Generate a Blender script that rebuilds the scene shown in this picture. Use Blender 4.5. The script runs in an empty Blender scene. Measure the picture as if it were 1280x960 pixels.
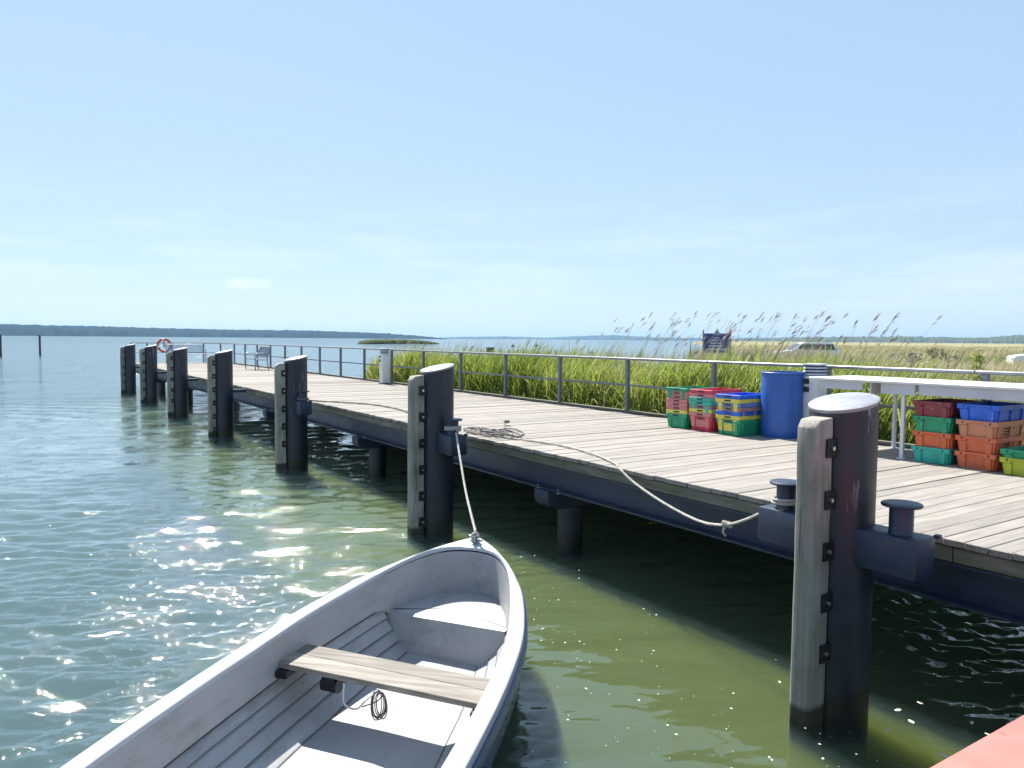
import bpy, bmesh, math, random
import numpy as np
from mathutils import Vector, Matrix
random.seed(7); np.random.seed(7)
R = math.radians
scene = bpy.context.scene
col = scene.collection

# ------------------------------------------------------------------ camera
H = 2.4686
YAW, PITCH, ROLL = 0.5850, 0.0585, 0.0083
cam_d = bpy.data.cameras.new('camera'); cam = bpy.data.objects.new('camera', cam_d); col.objects.link(cam)
cam_d.sensor_width = 36.0; cam_d.lens = 36.0 * 960 / 1280; cam_d.clip_start = 0.05; cam_d.clip_end = 40000
cam.location = (0, 0, H)
cam.rotation_euler = (Matrix.Rotation(-YAW, 3, 'Z') @ Matrix.Rotation(math.pi / 2 - PITCH, 3, 'X') @ Matrix.Rotation(ROLL, 3, 'Z')).to_euler()
scene.camera = cam

# ------------------------------------------------------------------ sky, sun, exposure
SUN_AZ, SUN_EL = R(7.0), R(52.0)
world = bpy.data.worlds.new('World'); scene.world = world; world.use_nodes = True
wn = world.node_tree.nodes; wl = world.node_tree.links
wn.clear()
sky = wn.new('ShaderNodeTexSky'); sky.sky_type = 'NISHITA'; sky.sun_disc = False
sky.sun_elevation = SUN_EL; sky.sun_rotation = SUN_AZ; sky.altitude = 0; sky.air_density = 1.0; sky.dust_density = 0.25; sky.ozone_density = 2.2
bg = wn.new('ShaderNodeBackground'); bg.inputs['Strength'].default_value = 0.068
wo = wn.new('ShaderNodeOutputWorld')
# thin white fair-weather cloud low over the horizon, all the way round
tc = wn.new('ShaderNodeTexCoord'); sep = wn.new('ShaderNodeSeparateXYZ'); wl.new(tc.outputs['Generated'], sep.inputs[0])
mp = wn.new('ShaderNodeMapping'); mp.inputs['Scale'].default_value = (2.2, 2.2, 17.0); mp.inputs['Location'].default_value = (0.35, 0.1, 0.3); wl.new(tc.outputs['Generated'], mp.inputs[0])
nz = wn.new('ShaderNodeTexNoise'); nz.inputs['Scale'].default_value = 2.3; nz.inputs['Detail'].default_value = 6; nz.inputs['Roughness'].default_value = 0.52; wl.new(mp.outputs[0], nz.inputs['Vector'])
rp = wn.new('ShaderNodeValToRGB'); rp.color_ramp.elements[0].position = 0.46; rp.color_ramp.elements[1].position = 0.70; wl.new(nz.outputs['Fac'], rp.inputs[0])
lo = wn.new('ShaderNodeMapRange'); lo.inputs['From Min'].default_value = 0.02; lo.inputs['From Max'].default_value = 0.07; wl.new(sep.outputs['Z'], lo.inputs['Value'])
hi = wn.new('ShaderNodeMapRange'); hi.inputs['From Min'].default_value = 0.20; hi.inputs['From Max'].default_value = 0.09; wl.new(sep.outputs['Z'], hi.inputs['Value'])
m1 = wn.new('ShaderNodeMath'); m1.operation = 'MULTIPLY'; wl.new(lo.outputs[0], m1.inputs[0]); wl.new(hi.outputs[0], m1.inputs[1])
m2 = wn.new('ShaderNodeMath'); m2.operation = 'MULTIPLY'; wl.new(m1.outputs[0], m2.inputs[0]); wl.new(rp.outputs['Color'], m2.inputs[1])
m3 = wn.new('ShaderNodeMath'); m3.operation = 'MULTIPLY'; wl.new(m2.outputs[0], m3.inputs[0]); m3.inputs[1].default_value = 0.4
# one small cumulus low over the far shore
ca, ce = R(14.0), R(3.75)
cc = wn.new('ShaderNodeVectorMath'); cc.operation = 'SUBTRACT'; wl.new(tc.outputs['Generated'], cc.inputs[0]); cc.inputs[1].default_value = (math.sin(ca) * math.cos(ce), math.cos(ca) * math.cos(ce), math.sin(ce))
cs = wn.new('ShaderNodeVectorMath'); cs.operation = 'MULTIPLY'; wl.new(cc.outputs[0], cs.inputs[0]); cs.inputs[1].default_value = (24, 24, 95)
cl = wn.new('ShaderNodeVectorMath'); cl.operation = 'LENGTH'; wl.new(cs.outputs[0], cl.inputs[0])
cn = wn.new('ShaderNodeTexNoise'); cn.inputs['Scale'].default_value = 42; cn.inputs['Detail'].default_value = 5; wl.new(tc.outputs['Generated'], cn.inputs['Vector'])
cm = wn.new('ShaderNodeMath'); cm.operation = 'MULTIPLY_ADD'; wl.new(cn.outputs['Fac'], cm.inputs[0]); cm.inputs[1].default_value = 1.9; wl.new(cl.outputs['Value'], cm.inputs[2])
cr = wn.new('ShaderNodeMapRange'); wl.new(cm.outputs[0], cr.inputs['Value']); cr.inputs['From Min'].default_value = 1.75; cr.inputs['From Max'].default_value = 1.1; cr.inputs['To Max'].default_value = 0.95
cx = wn.new('ShaderNodeMath'); cx.operation = 'MAXIMUM'; wl.new(m3.outputs[0], cx.inputs[0]); wl.new(cr.outputs[0], cx.inputs[1])
mx = wn.new('ShaderNodeMix'); mx.data_type = 'RGBA'; wl.new(cx.outputs[0], mx.inputs[0]); wl.new(sky.outputs['Color'], mx.inputs[6]); mx.inputs[7].default_value = (12.5, 12.3, 12.2, 1)
dv = wn.new('ShaderNodeVectorMath'); dv.operation = 'SCALE'; dv.inputs['Scale'].default_value = 1 / 9.0; wl.new(mx.outputs[2], dv.inputs[0])
gm = wn.new('ShaderNodeGamma'); gm.inputs['Gamma'].default_value = 0.62; wl.new(dv.outputs[0], gm.inputs['Color'])
hs = wn.new('ShaderNodeHueSaturation'); hs.inputs['Saturation'].default_value = 1.0; hs.inputs['Value'].default_value = 8.0; wl.new(gm.outputs[0], hs.inputs['Color'])
tint = wn.new('ShaderNodeMix'); tint.data_type = 'RGBA'; tint.blend_type = 'MULTIPLY'; tint.inputs[0].default_value = 1.0; tint.inputs[7].default_value = (0.94, 0.99, 1.05, 1); hz = wn.new('ShaderNodeMix'); hz.data_type = 'RGBA'; hz.inputs[0].default_value = 0.45; hz.inputs[7].default_value = (4.2, 5.75, 7.5, 1); wl.new(hs.outputs[0], hz.inputs[6]); wl.new(hz.outputs[2], tint.inputs[6]); wl.new(tint.outputs[2], bg.inputs['Color']); wl.new(bg.outputs[0], wo.inputs['Surface'])

sd = bpy.data.lights.new('sun', 'SUN'); sd.energy = 5.0; sd.angle = R(0.53); sd.color = (1.0, 0.95, 0.87)
sun = bpy.data.objects.new('sun', sd); col.objects.link(sun)
S = Vector((math.sin(SUN_AZ) * math.cos(SUN_EL), math.cos(SUN_AZ) * math.cos(SUN_EL), math.sin(SUN_EL)))
sun.rotation_euler = S.to_track_quat('Z', 'Y').to_euler(); sun.location = S * 60
vs = scene.view_settings
vs.view_transform = 'Standard'; vs.look = 'None'; vs.gamma = 1.0; vs.use_curve_mapping = False; vs.exposure = 1.0
scene.cycles.use_denoising = True
scene.cycles.max_bounces = 8; scene.cycles.transparent_max_bounces = 12; scene.cycles.volume_bounces = 0
scene.cycles.caustics_reflective = False; scene.cycles.caustics_refractive = False
scene.cycles.sample_clamp_indirect = 6.0

# ------------------------------------------------------------------ materials
class NT:
    def __init__(s, name):
        s.m = bpy.data.materials.new(name); s.m.use_nodes = True
        s.t = s.m.node_tree; s.n = s.t.nodes; s.l = s.t.links; s.n.clear()
        s.out = s.n.new('ShaderNodeOutputMaterial')
    def add(s, typ, ins=None, **kw):
        nd = s.n.new(typ)
        for k, v in kw.items(): setattr(nd, k, v)
        for k, v in (ins or {}).items():
            if isinstance(v, bpy.types.NodeSocket): s.l.new(v, nd.inputs[k])
            else: nd.inputs[k].default_value = v
        return nd
    def coords(s, space='Object', scale=(1, 1, 1), rnd=True):
        if space == 'World': v = s.add('ShaderNodeNewGeometry').outputs['Position']
        else: v = s.add('ShaderNodeTexCoord').outputs[space]
        mpn = s.add('ShaderNodeMapping', {'Vector': v, 'Scale': scale})
        if rnd and space != 'World':
            oi = s.add('ShaderNodeObjectInfo')
            off = s.add('ShaderNodeMath', {0: oi.outputs['Random'], 1: 57.0}, operation='MULTIPLY')
            cb = s.add('ShaderNodeCombineXYZ', {0: off.outputs[0], 1: off.outputs[0], 2: off.outputs[0]})
            s.l.new(cb.outputs[0], mpn.inputs['Location'])
        return mpn.outputs[0]
    def noise(s, vec, scale, detail=5, rough=0.55):
        return s.add('ShaderNodeTexNoise', {'Vector': vec, 'Scale': scale, 'Detail': detail, 'Roughness': rough}).outputs['Fac']
    def ramp(s, fac, stops):
        r = s.add('ShaderNodeValToRGB', {0: fac}); e = r.color_ramp.elements
        while len(e) < len(stops): e.new(0.5)
        for i, (p, c) in enumerate(stops):
            e[i].position = p; e[i].color = (c[0], c[1], c[2], 1) if not isinstance(c, (int, float)) else (c, c, c, 1)
        return r.outputs['Color']
    def mix(s, f, a, b, blend='MIX'):
        nd = s.add('ShaderNodeMix', data_type='RGBA', blend_type=blend)
        for i, v in ((0, f), (6, a), (7, b)):
            if isinstance(v, bpy.types.NodeSocket): s.l.new(v, nd.inputs[i])
            else: nd.inputs[i].default_value = v if isinstance(v, (int, float)) else (v[0], v[1], v[2], 1)
        return nd.outputs[2]
    def bump(s, h, strength=0.3, dist=0.01, normal=None):
        ins = {'Height': h, 'Strength': strength, 'Distance': dist}
        if normal is not None: ins['Normal'] = normal
        return s.add('ShaderNodeBump', ins).outputs[0]
    def bsdf(s, color, rough=0.5, metal=0.0, normal=None, **kw):
        ins = {'Base Color': color if isinstance(color, bpy.types.NodeSocket) else (*color, 1), 'Roughness': rough, 'Metallic': metal}
        if normal is not None: ins['Normal'] = normal
        ins.update(kw)
        b = s.add('ShaderNodeBsdfPrincipled', ins)
        s.l.new(b.outputs[0], s.out.inputs['Surface'])
        return b

def paint(name, c, rough=0.4, metal=0.0, var=0.25, scale=6, wear=None, wearpos=0.66, bump=0.15, space='Object', bscale=40):
    t = NT(name); v = t.coords(space)
    n = t.noise(v, scale)
    cc = t.ramp(n, [(0.25, [x * (1 - var) for x in c]), (0.75, [min(1, x * (1 + var)) for x in c])])
    if wear is not None:
        w = t.noise(v, scale * 3.1, 8, 0.65)
        cc = t.mix(t.ramp(w, [(wearpos, 0.0), (wearpos + 0.08, 1.0)]), cc, wear)
    rr = t.ramp(t.noise(v, scale * 2), [(0.3, max(0, rough - 0.1)), (0.7, min(1, rough + 0.12))])
    t.bsdf(cc, rr, metal, t.bump(t.noise(v, bscale, 4), bump, 0.004))
    return t.m

def wood(name, c1, c2, axis=0, algae=None, groove=None, crack=0.5, tone=1.0, wet=False):
    t = NT(name)
    sc = [14, 14, 14]; sc[axis] = 0.9
    v = t.coords('Object', tuple(sc)); v2 = t.coords('Object')
    g = t.noise(v, 2.2, 8, 0.62); big = t.noise(v2, 1.7, 4)
    tone_f = tone
    oi = t.add('ShaderNodeObjectInfo')
    c = t.ramp(g, [(0.22, [x * 0.55 for x in c1]), (0.45, c1), (0.75, c2)])
    tone = t.ramp(oi.outputs['Random'], [(0.0, (0.72, 0.70, 0.68)), (0.5, (0.95, 0.93, 0.90)), (1.0, (1.12, 1.08, 1.02))])
    c = t.mix(tone_f, c, tone, 'MULTIPLY')
    c = t.mix(t.ramp(big, [(0.45, 0.0), (0.75, 0.45)]), c, [x * 0.62 for x in c1])
    if algae:
        a = t.noise(v2, 3.0, 6, 0.6)
        c = t.mix(t.ramp(a, [(0.45, 0.0), (0.68, 0.7)]), c, algae)
    h = g
    if wet:      # dark slimy band at the waterline, deep checks along the grain
        ck = t.noise(t.coords('Object', (26, 26, 0.5)), 1.5, 4, 0.5)
        c = t.mix(t.ramp(ck, [(0.655, 0.0), (0.68, 0.85)]), c, (0.035, 0.033, 0.028))
        z = t.add('ShaderNodeSeparateXYZ', {0: t.add('ShaderNodeNewGeometry').outputs['Position']}).outputs['Z']
        zz = t.add('ShaderNodeMath', {0: z, 1: t.add('ShaderNodeMath', {0: big, 1: 0.14}, operation='MULTIPLY').outputs[0]}, operation='SUBTRACT').outputs[0]
        c = t.mix(t.ramp(zz, [(0.0, 0.9), (0.035, 0.0)]), c, (0.014, 0.017, 0.010))
    if groove:
        w = t.add('ShaderNodeTexWave', {'Vector': v2, 'Scale': groove, 'Distortion': 0.3}, bands_direction='Y').outputs['Fac']
        nb = t.bump(w, 0.55, 0.004)
        n = t.bump(h, crack, 0.004, nb)
    else:
        n = t.bump(h, crack, 0.006)
    t.bsdf(c, 0.82, 0, n)
    return t.m

M = {}
M['deck'] = wood('weathered_deck_wood', (0.295, 0.27, 0.242), (0.395, 0.365, 0.33), axis=0, groove=22, tone=0.55)
M['edge_wood'] = wood('mossy_edge_timber', (0.20, 0.185, 0.15), (0.34, 0.31, 0.26), axis=1, algae=(0.12, 0.125, 0.055))
M['fender'] = wood('grey_fender_timber', (0.29, 0.275, 0.25), (0.48, 0.45, 0.42), axis=2, algae=(0.15, 0.18, 0.115), crack=1.0, wet=True)
M['thwart'] = wood('bleached_thwart_wood', (0.25, 0.228, 0.20), (0.41, 0.385, 0.345), axis=0, crack=0.9)
M['grey_wood'] = wood('grey_post_wood', (0.18, 0.16, 0.13), (0.32, 0.29, 0.25), axis=2)

def steel_pile():
    t = NT('navy_pile_steel'); v = t.coords('Object'); vs_ = t.coords('Object', (6, 6, 0.7))
    n = t.noise(v, 5); st = t.noise(vs_, 1.6, 6)
    c = t.ramp(n, [(0.3, (0.009, 0.013, 0.025)), (0.7, (0.022, 0.028, 0.043))])
    c = t.mix(t.ramp(st, [(0.5, 0.0), (0.75, 0.30)]), c, (0.06, 0.06, 0.065))
    sp = t.noise(v, 42, 3, 0.5)
    c = t.mix(t.ramp(sp, [(0.735, 0.0), (0.75, 0.5)]), c, (0.30, 0.31, 0.33))
    ru = t.noise(t.coords('Object', (5, 5, 1.1)), 1.3, 7, 0.68)
    c = t.mix(t.ramp(ru, [(0.60, 0.0), (0.74, 0.30)]), c, (0.030, 0.024, 0.020))
    z = t.add('ShaderNodeSeparateXYZ', {0: t.add('ShaderNodeNewGeometry').outputs['Position']}).outputs['Z']
    gu = t.noise(t.coords('Object', (9, 9, 0.8)), 2.0, 4, 0.6)
    gm_ = t.add('ShaderNodeMath', {0: t.ramp(gu, [(0.62, 0.0), (0.66, 0.7)]), 1: t.add('ShaderNodeMapRange', {'Value': z, 'From Min': 1.2, 'From Max': 1.95}).outputs[0]}, operation='MULTIPLY').outputs[0]
    c = t.mix(gm_, c, (0.33, 0.33, 0.32))
    zz = t.add('ShaderNodeMath', {0: z, 1: t.add('ShaderNodeMath', {0: st, 1: 0.22}, operation='MULTIPLY').outputs[0]}, operation='SUBTRACT').outputs[0]
    wet = t.ramp(zz, [(0.02, 1.0), (0.09, 0.0)])
    c = t.mix(wet, c, (0.010, 0.012, 0.009))
    t.bsdf(c, t.ramp(n, [(0.3, 0.34), (0.7, 0.55)]), 0.0, t.bump(t.noise(v, 30), 0.2, 0.004))
    return t.m
M['pile'] = steel_pile()
M['navy'] = paint('navy_beam_paint', (0.018, 0.030, 0.058), 0.42, 0, 0.35, 3, (0.075, 0.052, 0.040), 0.60)
M['black_steel'] = paint('black_bracket_steel', (0.012, 0.013, 0.017), 0.5, 0.2)
M['cap'] = paint('pale_cap_plate', (0.31, 0.325, 0.35), 0.5, 0.1, 0.2, 8, (0.2, 0.2, 0.2), 0.62)
M['galv'] = paint('galvanised_rail', (0.17, 0.19, 0.225), 0.45, 0.45, 0.2, 9)
M['rail_top'] = paint('worn_rail_top', (0.25, 0.25, 0.265), 0.45, 0.55, 0.25, 7)
M['bolt'] = paint('bright_bolt', (0.6, 0.6, 0.6), 0.3, 0.9)
M['white'] = paint('white_metal_paint', (0.66, 0.675, 0.69), 0.45, 0, 0.08, 5, (0.45, 0.42, 0.38), 0.72)
M['white_dull'] = paint('white_board', (0.50, 0.52, 0.56), 0.6, 0, 0.10, 5, (0.42, 0.40, 0.37), 0.68)
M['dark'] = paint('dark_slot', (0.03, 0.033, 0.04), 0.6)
M['barrel'] = paint('blue_barrel_plastic', (0.030, 0.115, 0.42), 0.38, 0, 0.16, 3, (0.10, 0.18, 0.42), 0.68, 0.05)
M['red_deck'] = paint('red_deck_paint', (0.60, 0.165, 0.14), 0.55, 0, 0.12, 2.5, (0.42, 0.12, 0.10), 0.60, 0.3, 'Object', 120)
M['hull_dark'] = paint('navy_hull_gelcoat', (0.020, 0.045, 0.12), 0.2, 0, 0.2, 3)
def gelcoat():
    t = NT('worn_grey_gelcoat'); v = t.coords('Object'); sk = t.coords('Object', (2.2, 0.7, 3.0))
    c = t.ramp(t.noise(v, 2.4, 5), [(0.3, (0.31, 0.317, 0.325)), (0.7, (0.39, 0.395, 0.40))])
    c = t.mix(t.ramp(t.noise(sk, 2.0, 7, 0.66), [(0.52, 0.0), (0.72, 0.55)]), c, (0.17, 0.165, 0.15))      # grime
    c = t.mix(t.ramp(t.noise(sk, 3.7, 9, 0.72), [(0.60, 0.0), (0.66, 0.6)]), c, (0.46, 0.47, 0.48))        # chalky scuffs
    c = t.mix(t.ramp(t.noise(v, 55, 2, 0.5), [(0.70, 0.0), (0.74, 0.7)]), c, (0.09, 0.085, 0.075))         # specks
    t.bsdf(c, t.ramp(t.noise(v, 6), [(0.3, 0.38), (0.7, 0.6)]), 0, t.bump(t.noise(v, 60, 4), 0.12, 0.004)); return t.m
M['gelcoat'] = gelcoat()
M['rim'] = paint('white_gunwale', (0.46, 0.475, 0.50), 0.42, 0, 0.09, 4, (0.31, 0.31, 0.32), 0.70)
M['lap_shade'] = paint('grime_and_lap_shade', (0.13, 0.13, 0.13), 0.8)
M['rope'] = paint('pale_rope', (0.46, 0.43, 0.38), 0.85, 0, 0.25, 20)
M['rope_dark'] = paint('grey_rope', (0.19, 0.18, 0.165), 0.9, 0, 0.3, 20)
M['cable'] = paint('grey_cable', (0.10, 0.10, 0.11), 0.5)
M['cable_white'] = paint('white_cable', (0.55, 0.55, 0.55), 0.5)
M['ring_red'] = paint('faded_red_lifering', (0.45, 0.10, 0.06), 0.55)
M['ring_white'] = paint('white_lifering_band', (0.7, 0.7, 0.68), 0.55)
M['mesh_steel'] = paint('bench_steel_mesh', (0.30, 0.36, 0.44), 0.45, 0.4)
M['sign_blue'] = paint('blue_sign_face', (0.015, 0.045, 0.22), 0.4)
M['sign_white'] = paint('white_sign_print', (0.62, 0.66, 0.74), 0.5)
M['sign_grey'] = paint('grey_sign_emblem', (0.30, 0.33, 0.36), 0.5)
M['car_white'] = paint('white_car_paint', (0.72, 0.73, 0.74), 0.22, 0, 0.04, 2)
M['glass'] = paint('car_glass', (0.06, 0.065, 0.068), 0.06, 0, 0.1, 2, None, 0.6, 0.0)
M['tyre'] = paint('black_tyre', (0.015, 0.015, 0.016), 0.8)
M['foam'] = paint('white_foam_fleck', (0.55, 0.54, 0.48), 0.8)

def crate_mat(name, c): return paint(name, c, 0.45, 0, 0.22, 6, [min(1, x * 0.6 + 0.12) for x in c], 0.56, 0.1)
CR = {'green': crate_mat('green_crate_plastic', (0.012, 0.30, 0.14)), 'teal': crate_mat('teal_crate_plastic', (0.03, 0.42, 0.32)),
      'orange': crate_mat('orange_crate_plastic', (0.66, 0.14, 0.05)), 'tan': crate_mat('faded_orange_crate_plastic', (0.56, 0.22, 0.12)),
      'maroon': crate_mat('maroon_crate_plastic', (0.22, 0.035, 0.045)), 'blue': crate_mat('blue_crate_plastic', (0.022, 0.13, 0.66)),
      'light_blue': crate_mat('faded_blue_crate_plastic', (0.13, 0.22, 0.50)), 'yellow': crate_mat('yellow_crate_plastic', (0.68, 0.60, 0.09)),
      'lime': crate_mat('lime_crate_plastic', (0.42, 0.47, 0.03)), 'red': crate_mat('red_crate_plastic', (0.62, 0.04, 0.09)),
      'pink': crate_mat('faded_pink_crate_plastic', (0.60, 0.20, 0.19)), 'mauve': crate_mat('mauve_crate_plastic', (0.36, 0.19, 0.19))}

def leaf_mat(name, stops, trans=0.5, rough=0.5):
    t = NT(name)
    a = t.add('ShaderNodeAttribute', attribute_name='tint').outputs['Fac']
    c = t.ramp(a, stops)
    d = t.add('ShaderNodeBsdfPrincipled', {'Base Color': c, 'Roughness': rough})
    tr = t.add('ShaderNodeBsdfTranslucent', {'Color': c})
    mxs = t.add('ShaderNodeMixShader', {0: trans}); t.l.new(d.outputs[0], mxs.inputs[1]); t.l.new(tr.outputs[0], mxs.inputs[2])
    t.l.new(mxs.outputs[0], t.out.inputs['Surface'])
    return t.m
M['reed'] = leaf_mat('green_reed_leaf', [(0.0, (0.09, 0.15, 0.02)), (0.5, (0.235, 0.315, 0.04)), (0.85, (0.37, 0.41, 0.10)), (1.0, (0.44, 0.40, 0.20))])
M['straw'] = leaf_mat('dry_reed_straw', [(0.0, (0.16, 0.13, 0.09)), (0.5, (0.42, 0.36, 0.25)), (1.0, (0.56, 0.49, 0.36))], 0.3)
M['plume'] = leaf_mat('dark_reed_plume', [(0.0, (0.16, 0.13, 0.105)), (1.0, (0.42, 0.35, 0.28))], 0.3)
M['marsh'] = leaf_mat('marsh_grass', [(0.0, (0.10, 0.15, 0.03)), (0.4, (0.20, 0.23, 0.06)), (0.7, (0.44, 0.38, 0.22)), (1.0, (0.55, 0.47, 0.33))], 0.35)

# ------------------------------------------------------------------ mesh helpers
class MB:
    def __init__(s): s.v = []; s.f = []
    def add(s, vs_, fs):
        o = len(s.v); s.v += [tuple(p) for p in vs_]; s.f += [tuple(i + o for i in f) for f in fs]; return s
    def box(s, x0, x1, y0, y1, z0, z1):
        return s.add([(x0, y0, z0), (x1, y0, z0), (x1, y1, z0), (x0, y1, z0), (x0, y0, z1), (x1, y0, z1), (x1, y1, z1), (x0, y1, z1)],
                     [(0, 3, 2, 1), (4, 5, 6, 7), (0, 1, 5, 4), (1, 2, 6, 5), (2, 3, 7, 6), (3, 0, 4, 7)])
    def frustum(s, x0, x1, y0, y1, z0, X0, X1, Y0, Y1, z1):
        return s.add([(x0, y0, z0), (x1, y0, z0), (x1, y1, z0), (x0, y1, z0), (X0, Y0, z1), (X1, Y0, z1), (X1, Y1, z1), (X0, Y1, z1)],
                     [(0, 3, 2, 1), (4, 5, 6, 7), (0, 1, 5, 4), (1, 2, 6, 5), (2, 3, 7, 6), (3, 0, 4, 7)])
    def tube(s, pts, r, n=8, caps=True, closed=False):
        pts = [Vector(p) for p in pts]; N = len(pts); rings = []
        up = Vector((0, 0, 1)); prev = None
        for i in range(N):
            if closed: tg = pts[(i + 1) % N] - pts[i - 1]
            else: tg = pts[min(i + 1, N - 1)] - pts[max(i - 1, 0)]
            tg.normalize()
            if prev is None:
                a = tg.cross(up)
                if a.length < 1e-3: a = tg.cross(Vector((1, 0, 0)))
            else: a = prev - tg * prev.dot(tg)
            a.normalize(); prev = a; b = tg.cross(a)
            rr = r[i] if hasattr(r, '__len__') else r
            rings.append([pts[i] + (a * math.cos(2 * math.pi * k / n) + b * math.sin(2 * math.pi * k / n)) * rr for k in range(n)])
        fs = []
        M_ = N if closed else N - 1
        for i in range(M_):
            j = (i + 1) % N
            for k in range(n):
                k2 = (k + 1) % n; fs.append((i * n + k, j * n + k, j * n + k2, i * n + k2))
        if caps and not closed: fs += [tuple(range(n)), tuple(reversed(range((N - 1) * n, N * n)))]
        return s.add([p for rg in rings for p in rg], fs)
    def lathe(s, prof, n=32, cx=0, cy=0, capb=True, capt=True):
        vs_ = [(cx + r * math.cos(2 * math.pi * k / n), cy + r * math.sin(2 * math.pi * k / n), z) for r, z in prof for k in range(n)]
        fs = [(i * n + k, i * n + (k + 1) % n, (i + 1) * n + (k + 1) % n, (i + 1) * n + k) for i in range(len(prof) - 1) for k in range(n)]
        if capb: fs.append(tuple(reversed(range(n))))
        if capt: fs.append(tuple(range((len(prof) - 1) * n, len(prof) * n)))
        return s.add(vs_, fs)
    def prism(s, poly, axis, a0, a1):
        """poly: 2-D outline in the two other axes, extruded along axis"""
        def P(u, w, a): return {0: (a, u, w), 1: (u, a, w), 2: (u, w, a)}[axis]
        n = len(poly)
        vs_ = [P(u, w, a0) for u, w in poly] + [P(u, w, a1) for u, w in poly]
        fs = [tuple(range(n)), tuple(reversed(range(n, 2 * n)))] + [(i, i + n, (i + 1) % n + n, (i + 1) % n) for i in range(n)]
        return s.add(vs_, fs)
    def build(s, name, mat, parent=None, bevel=0, seg=1, smooth=35, loc=None):
        me = bpy.data.meshes.new(name); me.from_pydata(s.v, [], s.f)
        bm = bmesh.new(); bm.from_mesh(me)
        bmesh.ops.recalc_face_normals(bm, faces=bm.faces)
        if bevel:
            ed = [e for e in bm.edges if len(e.link_faces) == 2 and e.calc_face_angle(0) > R(30)]
            bmesh.ops.bevel(bm, geom=ed, offset=bevel, segments=seg, affect='EDGES', profile=0.5, clamp_overlap=True)
        bm.to_mesh(me); bm.free()
        me.materials.append(mat)
        if smooth: me.shade_smooth(); me.set_sharp_from_angle(angle=R(smooth))
        o = bpy.data.objects.new(name, me); col.objects.link(o)
        if parent: o.parent = parent
        if loc: o.location = loc
        return o

def empty(name, loc=(0, 0, 0), rz=0, label=None, cat=None, group=None):
    o = bpy.data.objects.new(name, None); col.objects.link(o); o.location = loc; o.rotation_euler = (0, 0, rz); o.empty_display_size = 0.2
    return tag(o, label, cat, group)
def tag(o, label=None, cat=None, group=None, kind=None):
    if label: o['label'] = label
    if cat: o['category'] = cat
    if group: o['group'] = group
    if kind: o['kind'] = kind
    return o
def copy_tree(o, parent=None):
    c = o.copy(); col.objects.link(c); c.parent = parent
    for ch in list(o.children): copy_tree(ch, c)
    return c
def spline(pts, n=8):
    pts = [Vector(p) for p in pts]; out = []
    for i in range(len(pts) - 1):
        p0, p1, p2, p3 = pts[max(i - 1, 0)], pts[i], pts[i + 1], pts[min(i + 2, len(pts) - 1)]
        for k in range(n):
            t = k / n
            out.append(0.5 * ((2 * p1) + (p2 - p0) * t + (2 * p0 - 5 * p1 + 4 * p2 - p3) * t * t + (3 * p1 - p0 - 3 * p2 + p3) * t ** 3))
    out.append(pts[-1]); return out
def resample(pts, step):
    pts = [Vector(p) for p in pts]; d = [0]
    for a, b in zip(pts, pts[1:]): d.append(d[-1] + (b - a).length)
    n = max(2, int(d[-1] / step)); out = []; j = 0
    for i in range(n + 1):
        t = d[-1] * i / n
        while j < len(d) - 2 and d[j + 1] < t: j += 1
        k = (t - d[j]) / max(1e-9, d[j + 1] - d[j]); out.append(pts[j].lerp(pts[j + 1], min(1, max(0, k))))
    return out
def laid_rope(mb, pts, r, pitch=0.07, n=5):
    """three strands twisted round one another"""
    path = resample(spline(pts, 10), pitch / 7)
    for k in range(3):
        q = []; prev = None
        for i, p in enumerate(path):
            tg = (path[min(i + 1, len(path) - 1)] - path[max(i - 1, 0)]).normalized()
            a = (tg.cross(Vector((0, 0, 1))) if prev is None else prev - tg * prev.dot(tg))
            if a.length < 1e-4: a = Vector((1, 0, 0))
            a.normalize(); prev = a; b = tg.cross(a); ph = 2 * math.pi * (i / 7 + k / 3)
            q.append(p + (a * math.cos(ph) + b * math.sin(ph)) * r * 0.52)
        mb.tube(q, r * 0.56, n)
    return mb
def np_mesh(name, V, F, mat, tint=None, smooth=False):
    """V (n,3); F list of arrays of equal-sided faces"""
    me = bpy.data.meshes.new(name); me.vertices.add(len(V)); me.vertices.foreach_set('co', np.asarray(V, np.float32).ravel())
    loops = np.concatenate([f.ravel() for f in F]).astype(np.int32)
    tot = np.concatenate([np.full(len(f), f.shape[1], np.int32) for f in F]); start = np.concatenate([[0], np.cumsum(tot)[:-1]]).astype(np.int32)
    me.loops.add(len(loops)); me.loops.foreach_set('vertex_index', loops)
    me.polygons.add(len(tot)); me.polygons.foreach_set('loop_start', start)
    me.update(calc_edges=True)
    if smooth: me.shade_smooth()
    if tint is not None:
        at = me.attributes.new('tint', 'FLOAT', 'POINT'); at.data.foreach_set('value', np.asarray(tint, np.float32))
    me.materials.append(mat); me.validate()
    o = bpy.data.objects.new(name, me); col.objects.link(o); return o

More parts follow.
